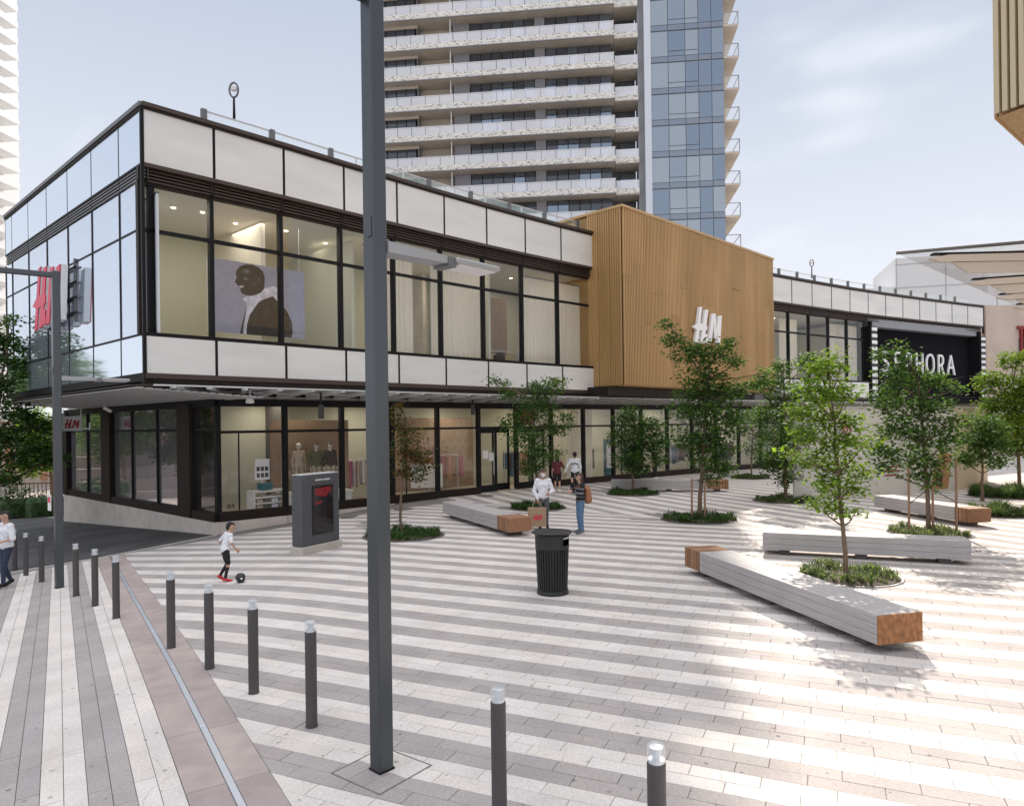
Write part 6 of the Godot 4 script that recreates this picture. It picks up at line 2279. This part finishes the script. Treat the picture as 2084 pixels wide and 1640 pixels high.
func person(label: String, at: Vector3, yaw: float, H: float, pose: Dictionary, look: Dictionary, kind := "person") -> Node3D:
	# local axes: x to the person's left, y up, z forward; joints in parts of the height
	var o := thing(kind, label, kind, Transform3D(Basis(Vector3.UP, yaw), at))
	var s := H / 1.72
	var J := {
		"pelvis": Vector3(0, 0.555, 0), "waist": Vector3(0, 0.63, 0.0), "chest": Vector3(0, 0.735, 0.005), "neck": Vector3(0, 0.835, -0.005), "head": Vector3(0, 0.925, 0.01),
		"sl": Vector3(0.098, 0.805, -0.005), "el": Vector3(0.130, 0.635, -0.015), "wl": Vector3(0.135, 0.495, 0.02),
		"sr": Vector3(-0.098, 0.805, -0.005), "er": Vector3(-0.130, 0.635, -0.015), "wr": Vector3(-0.135, 0.495, 0.02),
		"hl": Vector3(0.052, 0.53, 0), "kl": Vector3(0.056, 0.285, 0.012), "al": Vector3(0.058, 0.045, -0.01), "tl": Vector3(0.068, 0.012, 0.09),
		"hr": Vector3(-0.052, 0.53, 0), "kr": Vector3(-0.056, 0.285, 0.012), "ar": Vector3(-0.058, 0.045, -0.01), "tr": Vector3(-0.068, 0.012, 0.09)}
	for k in pose:
		if J.has(k):
			J[k] = pose[k]
	for k in J:
		J[k] = J[k] * H
	var up := func(a: Vector3, d: Vector3) -> Vector3: return a + d * H
	var torso := func(g: float) -> Array:
		return [[J.pelvis + Vector3(0.035, 0, 0) * H, J.pelvis + Vector3(-0.035, 0, 0) * H, 0.088 * s * g + 0.004, 0.088 * s * g + 0.004], [J.pelvis, J.waist, 0.098 * s * g, 0.092 * s * g], [J.waist + Vector3(0.03, 0, 0) * H, J.chest + Vector3(0.045, 0, 0) * H, 0.082 * s * g, 0.088 * s * g], [J.waist - Vector3(0.03, 0, 0) * H, J.chest - Vector3(0.045, 0, 0) * H, 0.082 * s * g, 0.088 * s * g], [J.chest, J.neck - Vector3(0, 0.03, 0) * H, 0.085 * s * g, 0.055 * s * g], [J.sl, J.sr, 0.052 * s * g, 0.052 * s * g]]
	var arm := func(q: String, g: float, upto: float) -> Array:
		var S: Vector3 = J["s" + q]
		var E: Vector3 = J["e" + q]
		var Wr: Vector3 = J["w" + q]
		if upto <= 0.5:
			return [[S, S.lerp(E, upto * 2.0), 0.047 * s * g, 0.044 * s * g]]
		return [[S, E, 0.047 * s * g, 0.039 * s * g], [E, E.lerp(Wr, upto * 2.0 - 1.0), 0.039 * s * g, 0.030 * s * g]]
	var legp := func(q: String, g: float, upto: float) -> Array:
		var Hp: Vector3 = J["h" + q]
		var K: Vector3 = J["k" + q]
		var A: Vector3 = J["a" + q]
		if upto <= 0.5:
			return [[Hp, Hp.lerp(K, upto * 2.0), 0.082 * s * g, 0.066 * s * g]]
		return [[Hp, K, 0.082 * s * g, 0.055 * s * g], [K, K.lerp(A, upto * 2.0 - 1.0), 0.055 * s * g, 0.040 * s * g]]
	# body: one continuous skin
	var sk: Array = torso.call(0.93)
	sk.append_array(arm.call("l", 0.86, 1.0)); sk.append_array(arm.call("r", 0.86, 1.0))
	sk.append_array(legp.call("l", 0.88, 1.0)); sk.append_array(legp.call("r", 0.88, 1.0))
	for q in ["l", "r"]:
		sk.append([J["a" + q], J["t" + q], 0.036 * s, 0.03 * s])
	sk.append([J.neck - Vector3(0, 0.03, 0) * H, J.head - Vector3(0, 0.03, 0) * H, 0.05 * s, 0.046 * s])
	var body := net(sk, 0.019, 0.035)
	# head with face: its own finer grid
	var fwd: Vector3 = pose.get("face", Vector3(0, 0, 1)).normalized()
	var lat := Vector3.UP.cross(fwd).normalized()
	var hu := fwd.cross(lat)
	var c: Vector3 = J.head
	var hs: float = s * look.get("head", 1.0)
	var hb := [[c + hu * 0.035 * hs - fwd * 0.015 * hs, c + hu * 0.03 * hs + fwd * 0.02 * hs, 0.083 * hs, 0.078 * hs], [c - hu * 0.01 * hs + fwd * 0.035 * hs, c - hu * 0.075 * hs + fwd * 0.05 * hs, 0.060 * hs, 0.038 * hs], [c + hu * 0.005 * hs + fwd * 0.092 * hs, c - hu * 0.022 * hs + fwd * 0.108 * hs, 0.009 * hs, 0.014 * hs], [c - fwd * 0.02 * hs - hu * 0.02 * hs, c - fwd * 0.02 * hs - hu * 0.11 * hs, 0.062 * hs, 0.048 * hs]]
	for q in [-1.0, 1.0]:
		hb.append([c + lat * q * 0.078 * hs + hu * 0.012 * hs, c + lat * q * 0.077 * hs - hu * 0.022 * hs, 0.012 * hs, 0.010 * hs])
	join(body, net(hb, 0.0105, 0.014))
	# hands with fingers
	for q in ["l", "r"]:
		var side := 1.0 if q == "l" else -1.0
		var W: Vector3 = J["w" + q]
		var dir: Vector3 = pose.get("hd" + q, (W - J["e" + q]).normalized())
		var inw: Vector3 = pose.get("hp" + q, Vector3(-side, 0, 0))
		inw = (inw - dir * inw.dot(dir)).normalized()
		var th := dir.cross(inw).normalized()
		if th.z < 0.0:
			th = -th
		join(body, net(hand_bones(W, dir, inw, th, s, pose.get("curl", 0.45)), 0.0075, 0.006))
	part("body", body.mesh(), look.get("skin", M.skin), o)
	# face marks
	for q in [-1.0, 1.0]:
		var em := MB.new()
		em.lathe(Transform3D(Basis(), c + fwd * 0.086 * hs + lat * q * 0.03 * hs + hu * 0.018 * hs), [[0.0, -0.008 * hs], [0.010 * hs, -0.002 * hs], [0.010 * hs, 0.002 * hs], [0.0, 0.008 * hs]], 8)
		part("eye", em.mesh(), M.black, o)
	var mm := MB.new()
	mm.tube(c + fwd * 0.088 * hs - hu * 0.055 * hs - lat * 0.022 * hs, c + fwd * 0.088 * hs - hu * 0.055 * hs + lat * 0.022 * hs, 0.005 * hs, 0.005 * hs, 6)
	part("mouth", mm.mesh(), M.burgundy, o)
	# clothes
	if look.has("top"):
		var tb: Array = torso.call(1.10)
		tb[0] = [J.waist, J.waist, 0.10 * s, 0.10 * s]
		if look.get("long_top", true):
			tb.append([J.pelvis + Vector3(0.045, -0.005, 0) * H, J.pelvis + Vector3(-0.045, -0.005, 0) * H, 0.104 * s, 0.104 * s])
			tb.append([J.pelvis + Vector3(0.03, 0.0, 0) * H, J.waist, 0.108 * s, 0.10 * s])
			tb.append([J.pelvis + Vector3(-0.03, 0.0, 0) * H, J.waist, 0.108 * s, 0.10 * s])
		tb.append_array(arm.call("l", look.get("loose", 1.22), look.get("sleeve", 0.96)))
		tb.append_array(arm.call("r", look.get("loose", 1.22), look.get("sleeve", 0.96)))
		var tm := net(tb, 0.014, 0.03, 0.006)
		if look.has("stripes"):
			for i in tm.v.size():
				var bnd := fposmod(tm.v[i].y, 0.11)
				tm.c[i] = Color(0.16, 0.16, 0.17) if bnd < 0.035 and tm.v[i].y < J.chest.y + 0.05 else Color(0.014, 0.014, 0.017)
		part("top", tm.mesh(), look.top, o)
	if look.has("bottom"):
		var bb := [[J.pelvis + Vector3(0.035, 0.02, 0) * H, J.pelvis + Vector3(-0.035, 0.02, 0) * H, 0.098 * s, 0.098 * s]]
		bb.append_array(legp.call("l", look.get("leg_loose", 1.08), look.get("leg", 0.98)))
		bb.append_array(legp.call("r", look.get("leg_loose", 1.08), look.get("leg", 0.98)))
		if look.get("skirt", false):
			bb.append([J.pelvis, J.pelvis - Vector3(0, 0.10, 0) * H, 0.12 * s, 0.14 * s])
		part("trousers" if look.get("leg", 0.98) > 0.6 else "shorts", net(bb, 0.014, 0.02, 0.005).mesh(), look.bottom, o)
	if look.has("socks"):
		for q in ["l", "r"]:
			var K: Vector3 = J["k" + q]
			var A: Vector3 = J["a" + q]
			part("sock", net([[K.lerp(A, 0.18), A, 0.052 * s, 0.042 * s]], 0.013, 0.01).mesh(), look.socks, o)
	if look.has("shoes"):
		for q in ["l", "r"]:
			var A: Vector3 = J["a" + q]
			var T: Vector3 = J["t" + q]
			var d := (T - A)
			part("shoe", net([[A - d.normalized() * 0.02, T, 0.045 * s, 0.036 * s], [A + Vector3(0, 0.02, 0), A.lerp(T, 0.4), 0.042 * s, 0.04 * s]], 0.012, 0.012).mesh(), look.shoes, o)
	if look.has("hair"):
		var hh := [[c + hu * 0.05 * hs - fwd * 0.02 * hs, c + hu * 0.055 * hs + fwd * 0.03 * hs, 0.088 * hs, 0.068 * hs], [c + hu * 0.02 * hs - fwd * 0.04 * hs, c - hu * 0.04 * hs - fwd * 0.045 * hs, 0.075 * hs, 0.06 * hs]]
		var hl: float = look.get("hair_long", 0.0)
		if hl > 0.0:
			for q in [-1.0, 0.0, 1.0]:
				hh.append([c + lat * q * 0.06 * hs - fwd * 0.045 * hs, c + lat * q * 0.07 * hs - fwd * (0.06 if q == 0.0 else 0.035) * hs - hu * hl * hs, 0.045 * hs, 0.03 * hs])
		part("hair", net(hh, 0.013, 0.02).mesh(), look.hair, o)
	if look.get("mask", false):
		part("face_mask", net([[c - hu * 0.025 * hs + fwd * 0.088 * hs, c - hu * 0.07 * hs + fwd * 0.07 * hs, 0.034 * hs, 0.034 * hs], [c - hu * 0.035 * hs + fwd * 0.05 * hs + lat * 0.05 * hs, c - hu * 0.035 * hs + fwd * 0.05 * hs - lat * 0.05 * hs, 0.03 * hs, 0.03 * hs]], 0.011, 0.015).mesh(), M.cloth_white, o)
	return o

func make_people() -> void:
	# boy running after his ball, seen from behind
	var bp := on_ground(458, 1184)
	person("child in white shirt, black shorts and red shoes running after a ball", bp, PI * 0.72, 1.22, {
		"pelvis": Vector3(0, 0.545, 0), "waist": Vector3(0, 0.62, 0.02), "chest": Vector3(0, 0.72, 0.05), "neck": Vector3(0, 0.815, 0.075), "head": Vector3(0, 0.905, 0.095), "sl": Vector3(0.105, 0.785, 0.06), "sr": Vector3(-0.105, 0.785, 0.06),
		"el": Vector3(0.175, 0.66, -0.03), "wl": Vector3(0.165, 0.56, 0.07), "er": Vector3(-0.175, 0.655, 0.05), "wr": Vector3(-0.165, 0.55, 0.13),
		"kl": Vector3(0.06, 0.30, 0.06), "al": Vector3(0.05, 0.09, -0.08), "tl": Vector3(0.055, 0.03, 0.0), "kr": Vector3(-0.05, 0.285, 0.03), "ar": Vector3(-0.045, 0.045, -0.02), "tr": Vector3(-0.05, 0.012, 0.09), "face": Vector3(-0.3, -0.15, 1)},
		{"top": M.cloth_white, "sleeve": 0.42, "bottom": M.cloth_black, "leg": 0.42, "leg_loose": 1.2, "socks": M.cloth_black, "shoes": M.shoe_red, "hair": M.hair, "head": 1.12})
	var ball := on_ground(489, 1186)
	var bo := thing("football", "black and white football rolling in front of the running child", "ball", Transform3D(Basis(Vector3(1, 0.3, 0.2).normalized(), 0.7), ball + Vector3(0, 0.1, 0)))
	var bm := MB.new()
	var prof := []
	for i in 13:
		var a := -PI * 0.5 + PI * i / 12.0
		prof.append([maxf(0.0, cos(a)) * 0.1, sin(a) * 0.1])
	bm.lathe(Transform3D(), prof, 24)
	part("shell", bm.mesh(), M.rubber, bo)
	for d in [Vector3(0.4, 0.5, 0.75), Vector3(-0.7, 0.3, 0.6), Vector3(0.1, -0.6, 0.8), Vector3(0.9, -0.1, 0.2)]:
		var dn: Vector3 = d.normalized()
		var pb := MB.new()
		var e1 := dn.cross(Vector3.UP).normalized()
		var e2 := dn.cross(e1)
		var pts := []
		for i in 5:
			pts.append((dn * 0.1 + (e1 * cos(TAU * i / 5) + e2 * sin(TAU * i / 5)) * 0.024).normalized() * 0.1015)
		for i in 5:
			pb.tri(dn * 0.1025, pts[i], pts[(i + 1) % 5], dn)
		part("patch", pb.mesh(), M.shoe_white, bo)
	# woman with a paper bag, facing us
	var wp := P(0.87, 20.35)
	person("person in a loose white top and face mask holding a paper bag", wp, 0.06, 1.70, {"wr": Vector3(-0.10, 0.50, 0.09), "er": Vector3(-0.15, 0.635, 0.0), "wl": Vector3(0.09, 0.60, 0.13), "el": Vector3(0.165, 0.63, 0.0), "hdr": Vector3(0.0, -1, 0.1), "curl": 0.9},
		{"top": M.cloth_white, "loose": 1.5, "bottom": M.cloth_grey, "shoes": M.cloth_black, "hair": M.hair_brown, "mask": true})
	var bag := thing("shopping_bag", "brown paper shopping bag with a red logo held by the masked person", "bag", Transform3D(Basis(Vector3.UP, 0.06), wp + Vector3(-0.13, 0.05, 0.16)))
	var bgm := MB.new()
	bgm.cbox(Transform3D(Basis(), Vector3(-0.06, 0.30, 0.0)), Vector3(0.52, 0.54, 0.16), 0.008)
	part("bag_body", bgm.mesh(), M.card, bag)
	for z in [-0.06, 0.06]:
		var hd := MB.new()
		var prev := Vector3(-0.18, 0.57, z)
		for i in range(1, 9):
			var a := PI * i / 8.0
			var q := Vector3(-0.06 - cos(a) * 0.12, 0.57 + sin(a) * 0.21, z * (1.0 - 0.7 * sin(a)))
			hd.tube(prev, q, 0.008, 0.008, 6, false)
			prev = q
		part("bag_handle", hd.mesh(), M.card, bag)
	var lg := Node3D.new()
	lg.name = "bag_logo"
	bag.add_child(lg)
	lg.transform = Transform3D(Basis(), Vector3(-0.19, 0.22, 0.082))
	logo_parts(lg, M.red, 0.17, 0.003, true)
	# woman in jeans, seen from the side, hand at her face, bag on her back
	var jp := on_ground(1182, 1085)
	person("person in dark striped jacket and blue jeans raising a hand to the face", jp, -PI * 0.5 + 0.25, 1.64, {"wr": Vector3(-0.05, 0.845, 0.125), "er": Vector3(-0.135, 0.70, 0.10), "hdr": Vector3(0.15, 0.9, 0.1), "hpr": Vector3(0, 0, -1), "wl": Vector3(0.06, 0.70, 0.16), "el": Vector3(0.15, 0.65, 0.03), "face": Vector3(0.05, -0.08, 1)},
		{"top": M.striped, "stripes": true, "loose": 1.45, "bottom": M.denim, "leg_loose": 1.22, "shoes": M.cloth_grey, "hair": M.hair_brown, "hair_long": 0.2})
	var bk := thing("backpack", "brown leather backpack on the back of the person in jeans", "backpack", Transform3D(Basis(Vector3.UP, -PI * 0.5 + 0.25), jp))
	var bpk := net([[Vector3(0.05, 1.16, -0.20), Vector3(0.05, 0.92, -0.22), 0.08, 0.10], [Vector3(-0.06, 1.16, -0.20), Vector3(-0.06, 0.92, -0.22), 0.08, 0.10], [Vector3(0, 1.22, -0.19), Vector3(0, 0.90, -0.22), 0.08, 0.11]], 0.02, 0.04)
	part("bag_body", bpk.mesh(), M.tan_bag, bk)
	for x in [-0.09, 0.09]:
		var sm := MB.new()
		sm.tube(Vector3(x, 1.2, -0.15), Vector3(x, 1.36, -0.03), 0.016, 0.016, 6)
		sm.tube(Vector3(x, 1.36, -0.03), Vector3(x, 1.22, 0.12), 0.016, 0.016, 6)
		part("bag_strap", sm.mesh(), M.tan_bag, bk)
	# couple walking away hand in hand
	var mp := P(2.68, 30.4)
	var ml := person("person in a white hooded top walking away holding hands", mp, PI - 0.1, 1.79, {"wl": Vector3(0.245, 0.50, 0.0), "el": Vector3(0.185, 0.635, -0.02), "kl": Vector3(0.056, 0.29, 0.05), "al": Vector3(0.05, 0.06, -0.09), "tl": Vector3(0.055, 0.012, -0.01), "kr": Vector3(-0.056, 0.29, 0.06), "ar": Vector3(-0.055, 0.05, 0.09), "tr": Vector3(-0.06, 0.02, 0.19), "curl": 1.0},
		{"top": M.cloth_white, "loose": 1.35, "bottom": M.cloth_black, "shoes": M.shoe_white, "hair": M.hair})
	var pt := MB.new()
	for i in 7:
		var a := (i - 3) * 0.16
		pt.box(Transform3D(Basis(Vector3(0, 0, 1), a), Vector3(sin(a) * 0.3, 1.30 - (1.0 - cos(a)) * 0.35, -0.122)), Vector3(0.035, 0.055, 0.02))
	part("back_print", pt.mesh(), M.print_grey, ml)
	var gp := P(1.93, 30.5)
	person("person in a burgundy top and black shorts walking away holding hands", gp, PI + 0.05, 1.66, {"wr": Vector3(-0.225, 0.515, 0.0), "er": Vector3(-0.175, 0.64, -0.02), "kr": Vector3(-0.056, 0.29, 0.05), "ar": Vector3(-0.05, 0.06, -0.08), "tr": Vector3(-0.055, 0.012, 0.0), "al": Vector3(0.055, 0.05, 0.08), "tl": Vector3(0.06, 0.02, 0.18), "curl": 1.0},
		{"top": M.burgundy, "sleeve": 0.4, "bottom": M.cloth_black, "leg": 0.36, "leg_loose": 1.2, "shoes": M.shoe_white, "hair": M.hair, "hair_long": 0.16})
	# someone standing by the shop window
	person("person in black trousers standing at the shop window behind the bench", P(7.55, 37.6), 0.9, 1.72, {"wl": Vector3(0.06, 0.64, 0.13), "el": Vector3(0.14, 0.64, 0.0)},
		{"top": M.cloth_black, "loose": 1.3, "sleeve": 0.5, "bottom": M.cloth_black, "leg_loose": 1.3, "shoes": M.shoe_white, "hair": M.hair})
	# someone at the left edge
	person("person in a white shirt and dark jeans walking up the walkway", G(-11.55, 16.1), -0.5, 1.74, {"wl": Vector3(0.06, 0.60, 0.13), "el": Vector3(0.155, 0.64, 0.0), "kl": Vector3(0.056, 0.29, 0.06), "al": Vector3(0.05, 0.05, 0.07), "tl": Vector3(0.055, 0.016, 0.17), "ar": Vector3(-0.055, 0.06, -0.08), "tr": Vector3(-0.06, 0.012, 0.01)},
		{"top": M.cloth_white, "sleeve": 0.48, "loose": 1.4, "bottom": M.denim_dark, "shoes": M.cloth_black, "hair": M.hair})
	# mannequins in the window
	var tops := [M.shirt_sand, M.shirt_olive, M.cloth_black]
	var lb := ["window mannequin in a sand coloured shirt", "window mannequin in an olive shirt", "window mannequin in a black jacket"]
	var at := [[607, 905], [643, 904], [671, 903]]
	for i in 3:
		var c := at_depth(at[i][0], at[i][1], 26.2)
		person(lb[i], Vector3(c.x, c.y - 1.72, c.z), 0.6, 1.78, {}, {"top": tops[i], "loose": 1.3, "bottom": M.shirt_sand, "skin": M.mannequin, "hair": [M.cloth_white, M.black, M.black][i]}, "mannequin")
	var pd := thing("mannequin_plinth", "pale low plinth under the window mannequins", "plinth", Transform3D(frame(v3(SHOP_CORNER), v3(CURVE[5])).basis, at_depth(640, 1000, 26.2)))
	var c0 := at_depth(643, 904, 26.2).y - 1.72
	pd.position.y = c0 - 0.4
	bx("top", M.interior_white, pd, Transform3D(), Vector3(0, 0.36, 0), Vector3(2.6, 0.08, 1.0))
	bx("side", M.interior_white, pd, Transform3D(), Vector3(0, 0.0, 0), Vector3(2.5, 0.64, 0.9))

func _ready() -> void:
	make_materials()
	M.glass_street = glass(0.66, 0.64, 0.65, 0.02, 0.80)
	M.flat_glass = mat(0.10, 0.11, 0.13, 0.08, 0.3)
	M.bench_wood_c = tri_tex(mat(0.46, 0.25, 0.14, 0.7), M.bench_wood.albedo_texture, Vector3(5, 0.5, 5), false)
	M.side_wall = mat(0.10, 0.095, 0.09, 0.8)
	M.canopy_sheet = mat(0.72, 0.73, 0.73, 0.5)
	M.canopy_sheet.backlight_enabled = true
	M.canopy_sheet.backlight = Color(0.85, 0.87, 0.88)
	M.flats = mat(0.30, 0.17, 0.12, 0.85)
	M.hedge_core = mat(0.05, 0.085, 0.035, 0.9)
	M.tower_rail_clear = glass(0.75, 0.8, 0.85, 0.18, 0.05)
	make_view()
	var t0 := Time.get_ticks_msec()
	make_ground()
	print("ground ", Time.get_ticks_msec() - t0)
	make_building()
	print("building ", Time.get_ticks_msec() - t0)
	make_tower()
	make_far_buildings()
	print("far ", Time.get_ticks_msec() - t0)
	var lp := on_ground(777, 1566)
	lamp_post("lamp_post", "dark square lamp post with flat lamp standing in front of the shop", lp, 6.85)
	# inset square of cut stones round its foot
	lamp_post("lamp_post", "dark square lamp post beside the street at the end of the walkway", on_ground(120, 1196), 6.9)
	make_bollards()
	make_bin()
	make_benches()
	make_kiosk()
	make_hoarding()
	make_signs()
	make_interiors()
	print("furniture ", Time.get_ticks_msec() - t0)
	make_plants()
	print("plants ", Time.get_ticks_msec() - t0)
	make_people()
	print("people ", Time.get_ticks_msec() - t0)
